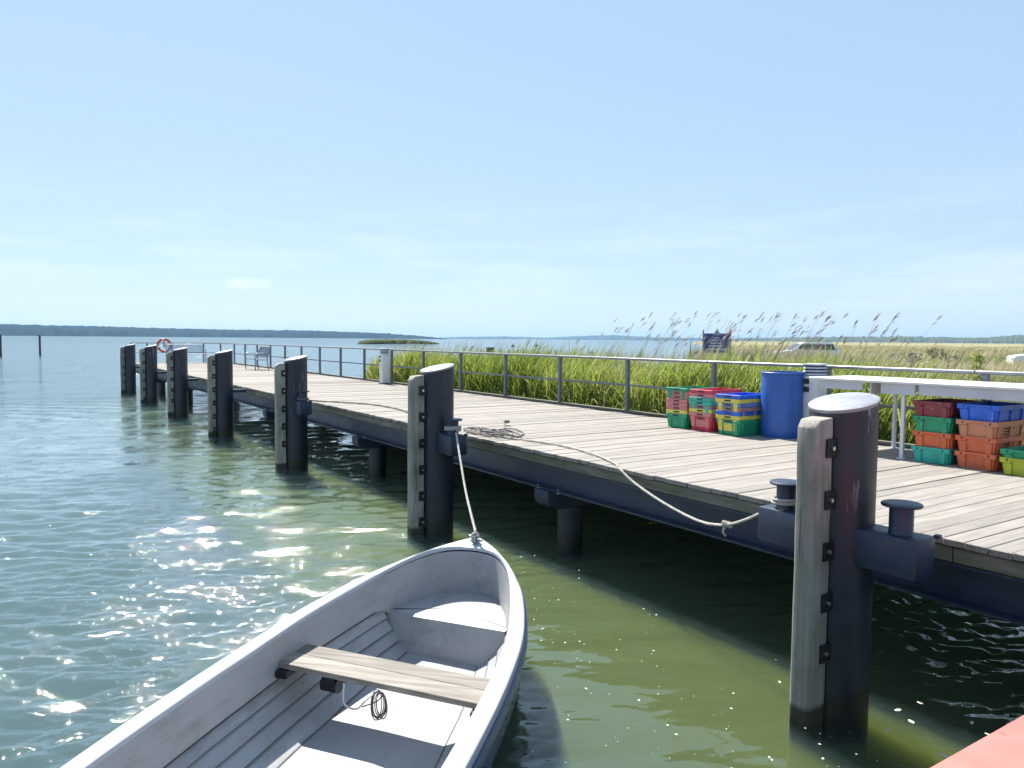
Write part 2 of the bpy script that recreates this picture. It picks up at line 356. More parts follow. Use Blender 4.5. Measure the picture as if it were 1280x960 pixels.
# ------------------------------------------------------------------ water, lakebed, land
def sstep(a, b, x):
    t = np.clip((x - a) / (b - a), 0, 1); return t * t * (3 - 2 * t)
def in_boat(X, Y, grow=0.0):
    dx, dy = X - 3.59, Y - 5.97; d0, d1 = 0.7302, 0.6832
    sb = -(dx * d0 + dy * d1); wb = np.abs(dx * d1 - dy * d0)
    hbv = np.interp(sb, [0.25, 0.55, 1.1, 1.9, 2.6, 3.7, 4.9], [0.0, 0.2, 0.5, 0.70, 0.76, 0.76, 0.62])
    return (sb > 0.3) & (sb < 4.85) & (wb < hbv + grow)
MURK = (0.50, 0.535, 0.03, 1)
def make_water():
    px = np.arange(600, 12, -1.05); r1 = 960 * H / px
    r2 = np.exp(np.linspace(math.log(r1[-1] * 1.03), math.log(7500), 60))
    rr = np.concatenate([[0.6, 1.6, 2.6], r1, r2])
    rr = np.concatenate([rr[:3], rr[3:][rr[3:] > 2.7]])
    dense = np.linspace(-R(40), R(40), 860); rest = np.linspace(R(40), 2 * math.pi - R(40), 72)[1:-1]
    az = YAW + np.concatenate([dense, rest]); na, nr = len(az), len(rr)
    RR, AZ = np.meshgrid(rr, az, indexing='ij')
    X = RR * np.sin(AZ); Y = RR * np.cos(AZ)
    dr = np.gradient(rr)[:, None] * np.ones_like(X); sp = np.maximum(dr, RR * R(80) / 860)
    # shelter: calmer between the rowing boat and the pier
    calm = sstep(1.6, 3.3, X - 0.30 * (Y - 4)) * sstep(7.6, 5.6, Y)
    under = sstep(4.9, 6.2, X)
    calm = np.clip(calm - 1.0 * under, 0, 1)
    amp = (1 - 0.93 * calm) * (1 + 1.3 * under)
    rng = np.random.RandomState(3); Z = np.zeros_like(X)
    base = YAW + math.pi - R(4)
    for i in range(84):
        lam = 0.095 * (1.25 / 0.095) ** ((i + rng.rand()) / 84)
        th = base + rng.randn() * 0.36; k = 2 * math.pi / lam
        slope = 0.053 * (0.75 + 0.5 * rng.rand()) * np.interp(lam, [0.09, 0.2, 0.45, 0.8, 1.3], [1.15, 1.4, 0.85, 0.42, 0.2])
        a = slope / k
        w = sstep(2.0, 4.5, lam / sp)
        g = amp if lam < 0.55 else (amp * 0.66 + 0.34)
        ph = k * (X * math.sin(th) + Y * math.cos(th)) + rng.rand() * 6.28 + 0.5 * np.sin(0.9 * X + 0.55 * Y + i)
        gust = 0.75 + 0.45 * np.sin(0.33 * X - 0.21 * Y + 2.1 * i) * np.sin(0.17 * X + 0.37 * Y + i)
        Z += a * w * g * gust * (np.sin(ph) + 0.25 * np.cos(2 * ph))
    V = np.stack([X, Y, Z], -1).reshape(-1, 3)
    idx = np.arange(nr * na).reshape(nr, na)
    A = idx[:-1, :]; B = idx[1:, :]
    F = np.stack([A, np.roll(A, -1, 1), np.roll(B, -1, 1), B], -1).reshape(-1, 4)
    C = V[F].mean(1); F = F[~in_boat(C[:, 0], C[:, 1])]      # the boat displaces the water it floats in
    t = NT('lake_water')
    pos = t.add('ShaderNodeNewGeometry').outputs['Position']
    geo = t.add('ShaderNodeNewGeometry')
    rot = t.add('ShaderNodeMapping', {'Vector': pos, 'Rotation': (0, 0, YAW - R(13)), 'Scale': (0.6, 1.3, 1)}).outputs[0]
    at = t.add('ShaderNodeAttribute', attribute_name='tint').outputs['Fac']
    def slope(scale, k):
        nc = t.add('ShaderNodeTexNoise', {'Vector': rot, 'Scale': scale, 'Detail': 3, 'Roughness': 0.6}).outputs['Color']
        v = t.add('ShaderNodeVectorMath', {0: nc, 1: (0.5, 0.5, 0.5)}, operation='SUBTRACT').outputs[0]
        return t.add('ShaderNodeVectorMath', {0: v, 1: (k * 0.75, k, 0.0)}, operation='MULTIPLY').outputs[0]
    sl = t.add('ShaderNodeVectorMath', {0: slope(5.0, 0.9), 1: slope(60.0, 2.1)}, operation='ADD').outputs[0]
    sl = t.add('ShaderNodeVectorMath', {0: sl, 1: t.add('ShaderNodeVectorMath', {0: slope(0.75, 0.9), 1: slope(0.2, 0.5)}, operation='ADD').outputs[0]}, operation='ADD').outputs[0]
    sl = t.add('ShaderNodeVectorMath', {0: sl, 'Scale': at}, operation='SCALE').outputs[0]
    nb = t.add('ShaderNodeVectorMath', {0: t.add('ShaderNodeVectorMath', {0: geo.outputs['Normal'], 1: sl}, operation='ADD').outputs[0]}, operation='NORMALIZE').outputs[0]
    fr = t.add('ShaderNodeFresnel', {'IOR': 1.6, 'Normal': nb}).outputs[0]
    fr = t.add('ShaderNodeMath', {0: fr, 1: t.add('ShaderNodeMath', {0: 1.0, 1: geo.outputs['Backfacing']}, operation='SUBTRACT').outputs[0]}, operation='MULTIPLY').outputs[0]
    gl = t.add('ShaderNodeBsdfGlossy', {'Color': (1, 1, 1, 1), 'Roughness': t.ramp(at, [(0.0, 0.012), (0.4, 0.02), (1.0, 0.08)]), 'Normal': nb})
    tr = t.add('ShaderNodeBsdfTransparent', {'Color': (0.90, 0.96, 0.92, 1)})
    ms = t.add('ShaderNodeMixShader', {0: fr}); t.l.new(tr.outputs[0], ms.inputs[1]); t.l.new(gl.outputs[0], ms.inputs[2])
    t.l.new(ms.outputs[0], t.out.inputs['Surface'])
    # how rippled each place is: sheltered water stays glassy, open water chops up
    tint = (1 - 0.97 * calm) * (0.38 + 0.36 * sstep(6, 60, RR))
    o = np_mesh('water', V, [F], t.m, tint.ravel(), True); tag(o, kind='structure')
    t = NT('silty_lakebed')
    pos = t.add('ShaderNodeNewGeometry').outputs['Position']
    n = t.noise(pos, 0.8, 5); n3 = t.noise(pos, 0.25, 3)
    x = t.add('ShaderNodeSeparateXYZ', {0: pos}).outputs
    dd = t.add('ShaderNodeMath', {0: x['X'], 1: t.add('ShaderNodeMath', {0: n3, 1: 3.0}, operation='MULTIPLY').outputs[0]}, operation='ADD').outputs[0]
    shal = t.add('ShaderNodeMapRange', {'Value': dd, 'From Min': 2.2, 'From Max': 5.0}).outputs[0]
    olive = t.ramp(n, [(0.3, (0.075, 0.088, 0.014)), (0.7, (0.115, 0.125, 0.026))])
    teal = t.ramp(n, [(0.3, (0.036, 0.078, 0.080)), (0.7, (0.06, 0.105, 0.10))])
    t.bsdf(t.mix(shal, teal, olive), 0.9, 0)
    bed = MB(); n_ = 64
    bed.add([(0, 0, -1.6)] + [(7400 * math.cos(2 * math.pi * k / n_), 7400 * math.sin(2 * math.pi * k / n_), -1.6) for k in range(n_)], [(0, 1 + k, 1 + (k + 1) % n_) for k in range(n_)])
    tag(bed.build('lakebed', t.m), kind='structure')
    # silt and algae hanging in the water: bluish out on the lake, olive in the shallows by the pier
    hullp = [(0.3, 0.0), (0.55, 0.2), (1.1, 0.5), (1.9, 0.70), (2.6, 0.76), (3.7, 0.76), (4.85, 0.62)]
    d = Vector((0.7302, 0.6832)); nrm = Vector((0.6832, -0.7302)); b0 = Vector((3.59, 5.97))
    foot = [b0 - d * a + nrm * w for a, w in hullp] + [b0 - d * a - nrm * w for a, w in reversed(hullp[1:])]
    def inside(p):
        v = p - b0; sb = -v.dot(d); wb = abs(v.dot(nrm)); return 0.3 < sb < 4.85 and wb < np.interp(sb, [a for a, _ in hullp], [w for _, w in hullp]) + 0.02
    def body(name, mat, x0, x1, y0, y1, zt_, zh, zb):
        """a block of water whose top is hollowed out under the boat"""
        m = MB()
        xs = [x0] + [x for x in np.arange(-1.0, 4.01, 0.1) if x0 + 0.04 < x < x1 - 0.04] + [x1]
        ys = [y0] + list(np.arange(1.6, 6.41, 0.1)) + [y1]
        nx, ny = len(xs), len(ys); top = {}; vs_ = []; fs = []
        hole = [[inside(Vector(((xs[a] + xs[a + 1]) / 2, (ys[b] + ys[b + 1]) / 2))) for b in range(ny - 1)] for a in range(nx - 1)]
        def vid(a, b, z):
            k = (a, b, z)
            if k not in top: top[k] = len(vs_); vs_.append((xs[a], ys[b], z))
            return top[k]
        for a in range(nx - 1):
            for b in range(ny - 1):
                z = zh if hole[a][b] else zt_
                fs.append((vid(a, b, z), vid(a + 1, b, z), vid(a + 1, b + 1, z), vid(a, b + 1, z)))
                if a + 1 < nx - 1 and hole[a][b] != hole[a + 1][b]: fs.append((vid(a + 1, b, zt_), vid(a + 1, b + 1, zt_), vid(a + 1, b + 1, zh), vid(a + 1, b, zh)))
                if b + 1 < ny - 1 and hole[a][b] != hole[a][b + 1]: fs.append((vid(a, b + 1, zt_), vid(a + 1, b + 1, zt_), vid(a + 1, b + 1, zh), vid(a, b + 1, zh)))
                fs.append((vid(a, b, zb), vid(a, b + 1, zb), vid(a + 1, b + 1, zb), vid(a + 1, b, zb)))
        for a in range(nx - 1):
            for b in (0, ny - 1): fs.append((vid(a, b, zt_), vid(a + 1, b, zt_), vid(a + 1, b, zb), vid(a, b, zb)))
        for b in range(ny - 1):
            for a in (0, nx - 1):
                z = zh if hole[min(a, nx - 2)][b] else zt_
                fs.append((vid(a, b, z), vid(a, b + 1, z), vid(a, b + 1, zb), vid(a, b, zb)))
        tag(m.add(vs_, fs).build(name, mat, smooth=0), kind='stuff')
    def vol(name, c, dens):
        t = NT(name); t.l.new(t.add('ShaderNodeVolumePrincipled', {'Color': c, 'Density': dens, 'Anisotropy': 0.0}).outputs[0], t.out.inputs['Volume']); return t.m
    body('turbid_water', vol('turbid_water', (0.31, 0.445, 0.49, 1), 0.90), -7300, 7300, -7300, 7300, -0.035, -0.30, -1.55)
    # algae thicken step by step towards the pier and the reed shore
    am = vol('algae_cloud', MURK, 0.7)
    for k in range(5): body('algae_cloud', am, 2.5 + 0.32 * k, 7000 - 9.0 * k, -60.0 + k, 44.0 - 5.0 * k, -0.12 - 0.004 * k, -0.305 - 0.003 * k, -1.54 + 0.004 * k)
make_water()

def land_z(x, y):
    d = (x - 13.0) - 1.05 * np.maximum(0, y - 8); d = d / 1.45
    d = np.where(y < 8, x - 13.0, d) + 0.8 * np.sin(y * 0.31) + 0.6 * np.sin(x * 0.23 + 1)
    return -1.62 + 2.09 * sstep(-3, 5, d) + 0.40 * sstep(8, 30, d)
def make_land():
    xs = np.concatenate([np.linspace(9.6, 60, 80), np.exp(np.linspace(math.log(62), math.log(5000), 40))])
    ys = np.concatenate([-np.exp(np.linspace(math.log(900), math.log(4), 20)), np.linspace(-3, 60, 90), np.exp(np.linspace(math.log(62), math.log(4200), 40))])
    X, Y = np.meshgrid(xs, ys, indexing='ij'); Z = land_z(X, Y)
    idx = np.arange(X.size).reshape(X.shape); F = np.stack([idx[:-1, :-1], idx[1:, :-1], idx[1:, 1:], idx[:-1, 1:]], -1).reshape(-1, 4)
    t = NT('marsh_ground'); p = t.add('ShaderNodeNewGeometry').outputs['Position']
    c = t.ramp(t.noise(p, 0.09, 6), [(0.35, (0.13, 0.15, 0.045)), (0.55, (0.32, 0.28, 0.16)), (0.7, (0.42, 0.36, 0.25))])
    t.bsdf(c, 1.0, 0, t.bump(t.noise(p, 6), 0.6, 0.05), **{'Specular IOR Level': 0.1})
    tag(np_mesh('ground', np.stack([X, Y, Z], -1).reshape(-1, 3), [F], t.m, None, True), kind='structure')
make_land()

def ridge(name, pts, depth, color, seed, rough=1.5, lab=None):
    """a long low wooded rise: pts = (azimuth deg, distance, height)"""
    rng = np.random.RandomState(seed); a = np.array(pts, float); n = 420
    u = np.linspace(0, 1, n) * (len(a) - 1); i = np.clip(u.astype(int), 0, len(a) - 2); f = (u - i)[:, None]; f = f * f * (3 - 2 * f)
    q = a[i] * (1 - f) + a[i + 1] * f
    az = np.radians(q[:, 0]); rows = []
    prof = [(0.0, 0.0), (0.06, 0.42), (0.25, 0.72), (0.5, 1.0), (0.8, 0.6), (1.0, 0.0)]
    for k, (dd, hh) in enumerate(prof):
        r = q[:, 1] + dd * depth + rng.randn(n) * depth * 0.02
        z = q[:, 2] * hh + (rng.randn(n) * rough * np.minimum(1, q[:, 2] / 8) if 0 < k < 5 else 0) - (2 if hh == 0 else 0)
        rows.append(np.stack([r * np.sin(az), r * np.cos(az), z], -1))
    V = np.array(rows); idx = np.arange(V.shape[0] * n).reshape(-1, n)
    F = np.stack([idx[:-1, :-1], idx[:-1, 1:], idx[1:, 1:], idx[1:, :-1]], -1).reshape(-1, 4)
    t = NT(name + '_cover'); p = t.add('ShaderNodeNewGeometry').outputs['Position']
    t.bsdf(t.ramp(t.noise(p, 0.02, 6), [(0.35, [x * 0.6 for x in color]), (0.65, color)]), 1.0, 0, None, **{'Specular IOR Level': 0.0})
    return tag(np_mesh(name, V.reshape(-1, 3), [F], t.m, None, False), kind='structure')
ridge('wooded_hill', [(-22, 2300, 34), (-10, 2350, 36), (-1, 2450, 33), (6, 2550, 31), (13, 2650, 27), (19, 2700, 27), (23, 2700, 22), (26, 2650, 14), (28.2, 2600, 4), (28.9, 2580, 0)], 350, (0.018, 0.036, 0.036), 1, 0.9)
ridge('far_hill', [(27, 6000, 4), (30, 6100, 18), (33, 6200, 24), (36, 6200, 16), (38, 6100, 30), (41, 6000, 42), (44, 6000, 26), (48, 5900, 22), (53, 5900, 30)], 500, (0.06, 0.09, 0.05), 2)
ridge('meadow_hill', [(48, 3600, 6), (53, 3500, 20), (57, 3300, 24), (61, 3200, 26), (65, 3200, 22), (67.5, 3100, 36), (72, 3000, 46), (80, 3000, 40)], 400, (0.09, 0.11, 0.05), 3)

# ------------------------------------------------------------------ the pier
DZ = 1.1486; XL, XR = 5.2626, 9.50; T0, T1 = -1.7, 41.9; PT = 5.7346
pier = empty('pier', (0, 0, 0), 0, 'long weathered timber pier deck on dark blue steel beams', 'pier')
pitch = 0.1455; nplk = int((T1 - T0) / pitch)
plank_meshes = []
for k in range(4):
    ln = XR - XL; b = MB(); segs = 7; rng = random.Random(k)
    b.box(0, ln, -0.0700, 0.0700, -0.045, 0)
    o = b.build('plank', M['deck'], pier, 0.004); plank_meshes.append(o.data); bpy.data.objects.remove(o)
for i in range(nplk):
    o = bpy.data.objects.new('plank', random.choice(plank_meshes)); col.objects.link(o); o.parent = pier
    o.location = (XL + random.uniform(-0.018, 0.012), T0 + (i + 0.5) * pitch, DZ + random.uniform(-0.004, 0.003))
    o.rotation_euler = (random.uniform(-0.012, 0.012), random.uniform(-0.0012, 0.0012), random.uniform(-0.0016, 0.0016))
# edge timber under the plank ends, laid end to end
t_ = T0
while t_ < T1 - 0.1:
    e = min(T1, t_ + PT * 0.75)
    for xa in (XL + 0.02, XL + 1.4, XL + 2.8, XR - 0.16):
        MB().box(xa, xa + 0.13, t_ + 0.004, e - 0.004, DZ - 0.155, DZ - 0.052).build('stringer', M['edge_wood'], pier, 0.006)
    t_ = e
for xb in (XL + 0.15, XR - 0.25):
    z1 = DZ - 0.158; z0 = z1 - (0.29 if xb < 7 else 0.14); hw = 0.13
    poly = [(-hw, z1), (hw, z1), (hw, z1 - 0.018), (0.008, z1 - 0.018), (0.008, z0 + 0.018), (hw, z0 + 0.018), (hw, z0), (-hw, z0), (-hw, z0 + 0.018), (-0.008, z0 + 0.018), (-0.008, z1 - 0.018), (-hw, z1 - 0.018)]
    MB().prism([(xb + u, w) for u, w in poly], 1, T0, T1).build('edge_beam', M['navy'], pier, 0, smooth=0)
bent0 = 7.25
for k in range(-1, 7):
    t = bent0 + k * PT
    if t > T1 - 0.3 or t < T0: continue
    zt = DZ - 0.158 - 0.292; c = 0.12
    # crosshead with rounded-off ends, running across the pier
    poly = [(XL - 0.04, zt), (XR - 0.1, zt), (XR - 0.1, zt - 0.10)]
    poly += [(XR - 0.1 - 0.16 * (1 - math.cos(a)), zt - 0.10 - 0.12 * math.sin(a)) for a in (0.5, 1.0, 1.57)]
    poly += [(XL - 0.04 + 0.16 * (1 - math.cos(a)), zt - 0.10 - 0.12 * math.sin(a)) for a in (1.57, 1.0, 0.5)] + [(XL - 0.04, zt - 0.10)]
    MB().prism(poly, 1, t - 0.14, t + 0.14).build('crosshead', M['navy'], pier, 0.008)
    for xp in (XL + 0.40, XR - 0.75):
        MB().lathe([(0.155, -1.6), (0.155, zt - 0.215)], 20, xp, t).build('bearing_pile', M['pile'], pier)
    for tt in (t - 0.2, t + 0.2):
        MB().lathe([(0.014, zt - 0.02), (0.014, zt + 0.03)], 6, XL + 0.06, tt).build('bolt', M['bolt'], pier)

# ------------------------------------------------------------------ mooring piles
AP = 4.6426; PR = 0.215
def mooring_pile(t, label, bollards=(), zt=2.05, seed=0):
    rng = random.Random(seed)
    root = empty('mooring_pile', (AP, t, 0), 0, label, 'mooring pile', 'mooring piles along the pier')
    n = 40; tilt = 0.22
    vs_ = []
    for k in range(n):
        a = 2 * math.pi * k / n; x, y = PR * math.cos(a), PR * math.sin(a)
        vs_ += [(x, y, -1.6), (x, y, zt + tilt * x)]
    MB().add(vs_, [(2 * k, 2 * ((k + 1) % n), 2 * ((k + 1) % n) + 1, 2 * k + 1) for k in range(n)]).build('tube', M['pile'], root)
    rows = [(PR - 0.006, -0.02), (PR + 0.004, 0.0), (PR + 0.004, 0.014), (PR - 0.006, 0.02)]
    v2 = [(r * math.cos(2 * math.pi * k / n), r * math.sin(2 * math.pi * k / n), zt + dz + tilt * r * math.cos(2 * math.pi * k / n)) for r, dz in rows for k in range(n)]
    f2 = [(i * n + k, i * n + (k + 1) % n, (i + 1) * n + (k + 1) % n, (i + 1) * n + k) for i in range(3) for k in range(n)] + [tuple(range(3 * n, 4 * n)), tuple(reversed(range(n)))]
    MB().add(v2, f2).build('cap', M['cap'], root)
    # timber fender on the water side with a weathered, bevelled head
    w, x0, x1, zf = 0.078, -PR - 0.175, -PR - 0.008, zt - 0.09
    fb = MB(); rows = [(-1.2, 0, 0)] + [(0.25 * i, rng.uniform(-.004, .004), rng.uniform(-.004, .004)) for i in range(1, 8)]
    rings = [(z, dx, dy) for z, dx, dy in rows if z < zf - 0.1] + [(zf - 0.05, 0, 0)]
    vv = []; ff = []
    prof = [(x0, -w * 0.75), (x0 + 0.02, -w), (x1, -w), (x1, w), (x0 + 0.02, w), (x0, w * 0.75)]
    m = len(prof)
    for z, dx, dy in rings: vv += [(u + dx, s_ + dy, z) for u, s_ in prof]
    vv += [(max(u, x0 + 0.045), s_ * 0.96, zf + (0.0 if u < x1 - 0.05 else 0.012)) for u, s_ in prof]
    for i in range(len(rings)):
        ff += [(i * m + k, i * m + (k + 1) % m, (i + 1) * m + (k + 1) % m, (i + 1) * m + k) for k in range(m)]
    ff += [tuple(reversed(range(m))), tuple(range(len(rings) * m, len(rings) * m + m))]
    fb.add(vv, ff).build('fender', M['fender'], root, 0.004)
    z = zf - 0.18
    while z > 0.12:
        for s_ in (-1, 1):
            b = MB().box(x1 - 0.075, -PR + 0.09, *(sorted((s_ * (w + 0.003), s_ * (w + 0.017)))), z - 0.06, z + 0.06).build('bracket', M['black_steel'], root, 0.002)
            MB().tube([(x1 - 0.03, s_ * (w + 0.014), z), (x1 - 0.03, s_ * (w + 0.034), z)], 0.014, 6).build('bolt', M['bolt'], b)
        z -= 0.335
    if bollards:
        y0, y1 = min(min(bollards) - 0.16, -0.1), max(max(bollards) + 0.16, 0.1)
        bb = MB().box(-0.115, 0.115, y0, y1, DZ - 0.12, DZ + 0.13).build('bollard_beam', M['navy'], root, 0.018, 2)
        for y in bollards:
            z0 = DZ + 0.128
            MB().lathe([(0.076, z0), (0.071, z0 + 0.012), (0.071, z0 + 0.168), (0.075, z0 + 0.172), (0.116, z0 + 0.174), (0.121, z0 + 0.180), (0.119, z0 + 0.190), (0.112, z0 + 0.194)], 28, 0, y).build('bollard', M['navy'], bb)
            MB().box(0.06, 0.1, y - 0.2, y - 0.17, DZ + 0.128, DZ + 0.15).build('weld_lug', M['navy'], bb)
    else:
        MB().box(0.12, PR + 0.32, -0.06, 0.06, DZ - 0.1, DZ - 0.02).build('strut', M['navy'], root, 0.006)
    return root
labs = ['thick navy mooring pile with slanted pale cap and bollards on both sides', 'navy mooring pile holding the rope of the rowing boat and a coil of rope',
        'navy mooring pile with one bollard and a rope lying on the deck from it', 'mooring pile with no bollard, next after the one with the single roped bollard',
        'mooring pile between the facing bench and the armrest bench, without bollard', 'mooring pile in front of the red life ring, without bollard', 'mooring pile at the outer end corner of the pier']
PILE_T = [3.0208 + k * PT for k in range(7)]
for k in range(7):
    mooring_pile(PILE_T[k], labs[k], {0: (-0.42, 0.42), 1: (-0.42,), 2: (-0.42,)}.get(k, ()), 2.06 + (0.02 if k % 2 else 0), k)

# ------------------------------------------------------------------ railing
RX = 9.44; rail = empty('railing', (RX, 0, DZ), 0, 'grey steel two-bar railing along the reed side and outer end of the pier', 'railing')
end_t = T1 - 0.12
post_t = [38.916 - 2.033 * k for k in range(21)] 
post_t = [t for t in post_t if t > T0 + 0.2]
for t in [end_t] + post_t:
    MB().box(-0.035, 0.035, t - 0.03, t + 0.03, -0.25, 0.955).build('post', M['galv'], rail, 0.004)
for x in (5.24, 5.95, 7.1, 8.6):
    MB().box(x - RX - 0.035, x - RX + 0.035, end_t - 0.03, end_t + 0.03, -0.1, 0.955).build('post', M['galv'], rail, 0.004)
ts = [T0 + 0.2] + [0.4 + i * 4.066 for i in range(10)] + [end_t]
for a, b in zip(ts, ts[1:]):
    MB().box(-0.045, 0.045, a + 0.003, b - 0.003, 0.957, 1.0).build('top_rail', M['rail_top'], rail, 0.008)
    MB().tube([(-0.0, a + 0.003, 0.5), (-0.0, b - 0.003, 0.5)], 0.019, 10).build('mid_rail', M['galv'], rail)
MB().box(5.2 - RX, -0.047, end_t - 0.045, end_t + 0.045, 0.957, 1.0).build('top_rail', M['rail_top'], rail, 0.008)
MB().tube([(5.24 - RX, end_t, 0.5), (0, end_t, 0.5)], 0.019, 10).build('mid_rail', M['galv'], rail)
kerb = MB().box(XR - 0.15, XR - 0.02, T0, T1, 0, 0)  # placeholder extents for the kerb timber below
k_ = T0
while k_ < T1 - 0.1:
    e = min(T1, k_ + 4.3)
    MB().box(XR - 0.105, XR + 0.01, k_ + 0.004, e - 0.004, DZ + 0.006, DZ + 0.045).build('kerb_timber', M['edge_wood'], pier, 0.005)
    k_ = e

# ------------------------------------------------------------------ benches, life ring, service pillars
def bench(loc, rz, ln, label):
    """faces local -Y, length along X"""
    root = empty('metal_bench', loc, rz, label, 'bench', 'steel mesh benches on the pier')
    r = 0.021
    for sx in (-1, 1):
        x = sx * ln / 2
        MB().tube(spline([(x, -0.26, 0), (x, -0.27, 0.40), (x, -0.27, 0.60), (x, -0.22, 0.66), (x, 0.10, 0.66), (x, 0.21, 0.62)], 5), r, 8).build('arm_frame', M['galv'], root)
        MB().tube(spline([(x, 0.26, 0), (x, 0.20, 0.40), (x, 0.24, 0.62), (x, 0.36, 0.92)], 5), r, 8).build('back_leg', M['galv'], root)
        MB().tube([(x, -0.27, 0.42), (x, 0.20, 0.41)], r * 0.9, 8).build('seat_bearer', M['galv'], root)
    def panel(p0, p1, name):
        pn = empty(name); pn.parent = root
        m = MB(); p0, p1 = Vector(p0), Vector(p1); n = 9
        for i in range(n + 1):
            p = p0.lerp(p1, i / n); m.tube([(-ln / 2, p.y, p.z), (ln / 2, p.y, p.z)], 0.006, 5)
        k = int(ln / 0.045)
        for i in range(k + 1):
            x = -ln / 2 + ln * i / k; m.tube([(x, p0.y, p0.z), (x, p1.y, p1.z)], 0.0075, 4)
        o = m.build('wire_mesh', M['mesh_steel'], pn); o['kind'] = 'stuff'
        for p in (p0, p1): MB().tube([(-ln / 2, p.y, p.z), (ln / 2, p.y, p.z)], 0.018, 8).build('edge_tube', M['galv'], pn)
    panel((0, -0.27, 0.435), (0, 0.18, 0.425), 'seat')
    panel((0, 0.215, 0.50), (0, 0.36, 0.91), 'backrest')
    return root
bench((8.55, 31.6, DZ), -math.pi / 2, 1.45, 'steel mesh bench standing against the long side railing, armrests in profile')
bench((7.55, end_t - 1.1, DZ), 0.0, 1.75, 'steel mesh bench at the outer end of the pier, its back to the end railing')

lr = empty('life_ring', (6.72, end_t - 0.09, DZ + 0.86), 0, 'faded red and white life ring hung on the end railing', 'life ring')
def torus_arc(a0, a1, Rm, r, n=10, m=12):
    pts = [(Rm * math.cos(a0 + (a1 - a0) * i / n), 0, Rm * math.sin(a0 + (a1 - a0) * i / n)) for i in range(n + 1)]
    return MB().tube(pts, r, m)
for q in range(4):
    a = q * math.pi / 2 + 0.35
    torus_arc(a, a + 1.27, 0.30, 0.060).build('red_section', M['ring_red'], lr)
    torus_arc(a + 1.275, a + 1.565, 0.30, 0.063, 4).build('white_band', M['ring_white'], lr)
MB().box(-0.03, 0.03, 0.062, 0.08, -0.1, 0.30).build('hanger', M['galv'], lr)

def pillar(loc, label, w=0.225, h=1.02, rz=0):
    root = empty('service_pillar', loc, rz, label, 'service pillar', 'white service pillars by the railing')
    MB().box(-w / 2 - 0.02, w / 2 + 0.02, -w / 2 - 0.02, w / 2 + 0.02, 0, 0.02).build('foot_plate', M['dark'], root)
    MB().box(-w / 2, w / 2, -w / 2, w / 2, 0.02, h - 0.16).build('body', M['white'], root, 0.012, 2)
    MB().box(-w / 2 + 0.022, w / 2 - 0.022, -w / 2 + 0.022, w / 2 - 0.022, h - 0.16, h - 0.02).build('light_core', M['dark'], root)
    for k in range(3):
        z = h - 0.152 + k * 0.043
        MB().frustum(-w / 2 - 0.004, w / 2 + 0.004, -w / 2 - 0.004, w / 2 + 0.004, z, -w / 2 + 0.016, w / 2 - 0.016, -w / 2 + 0.016, w / 2 - 0.016, z + 0.022).build('louvre', M['white'], root, 0.002)
    MB().box(-w / 2 - 0.006, w / 2 + 0.006, -w / 2 - 0.006, w / 2 + 0.006, h - 0.022, h).build('lid', M['white'], root, 0.006, 2)
    for zz in (h - 0.24, h - 0.35):
        MB().box(-w / 2 - 0.008, -w / 2 + 0.001, 0.01, 0.09, zz - 0.035, zz + 0.035).build('socket_flap', M['dark'], root, 0.002)
    return root
pillar((9.21, 6.43, DZ), 'white service pillar between the blue barrel and the white table')
pillar((9.16, 20.5, DZ), 'white service pillar standing alone by the railing with dark socket flaps')

# ------------------------------------------------------------------ barrel
ba = empty('barrel', (9.0, 6.79, DZ), 0, 'blue open-topped plastic barrel beside the stacked crates', 'barrel')
pr = [(0.265, 0.0), (0.275, 0.02), (0.278, 0.10), (0.283, 0.2), (0.286, 0.42), (0.286, 0.62), (0.282, 0.78), (0.278, 0.86), (0.285, 0.87), (0.288, 0.885), (0.283, 0.90), (0.268, 0.90), (0.266, 0.86), (0.27, 0.70), (0.272, 0.1), (0.0005, 0.04)]
MB().lathe(pr, 48, capt=False).build('body', M['barrel'], ba)
MB().lathe([(0.2895, 0.868), (0.296, 0.872), (0.296, 0.892), (0.2895, 0.897)], 48, capb=False, capt=False).build('rim_hoop', M['barrel'], ba)

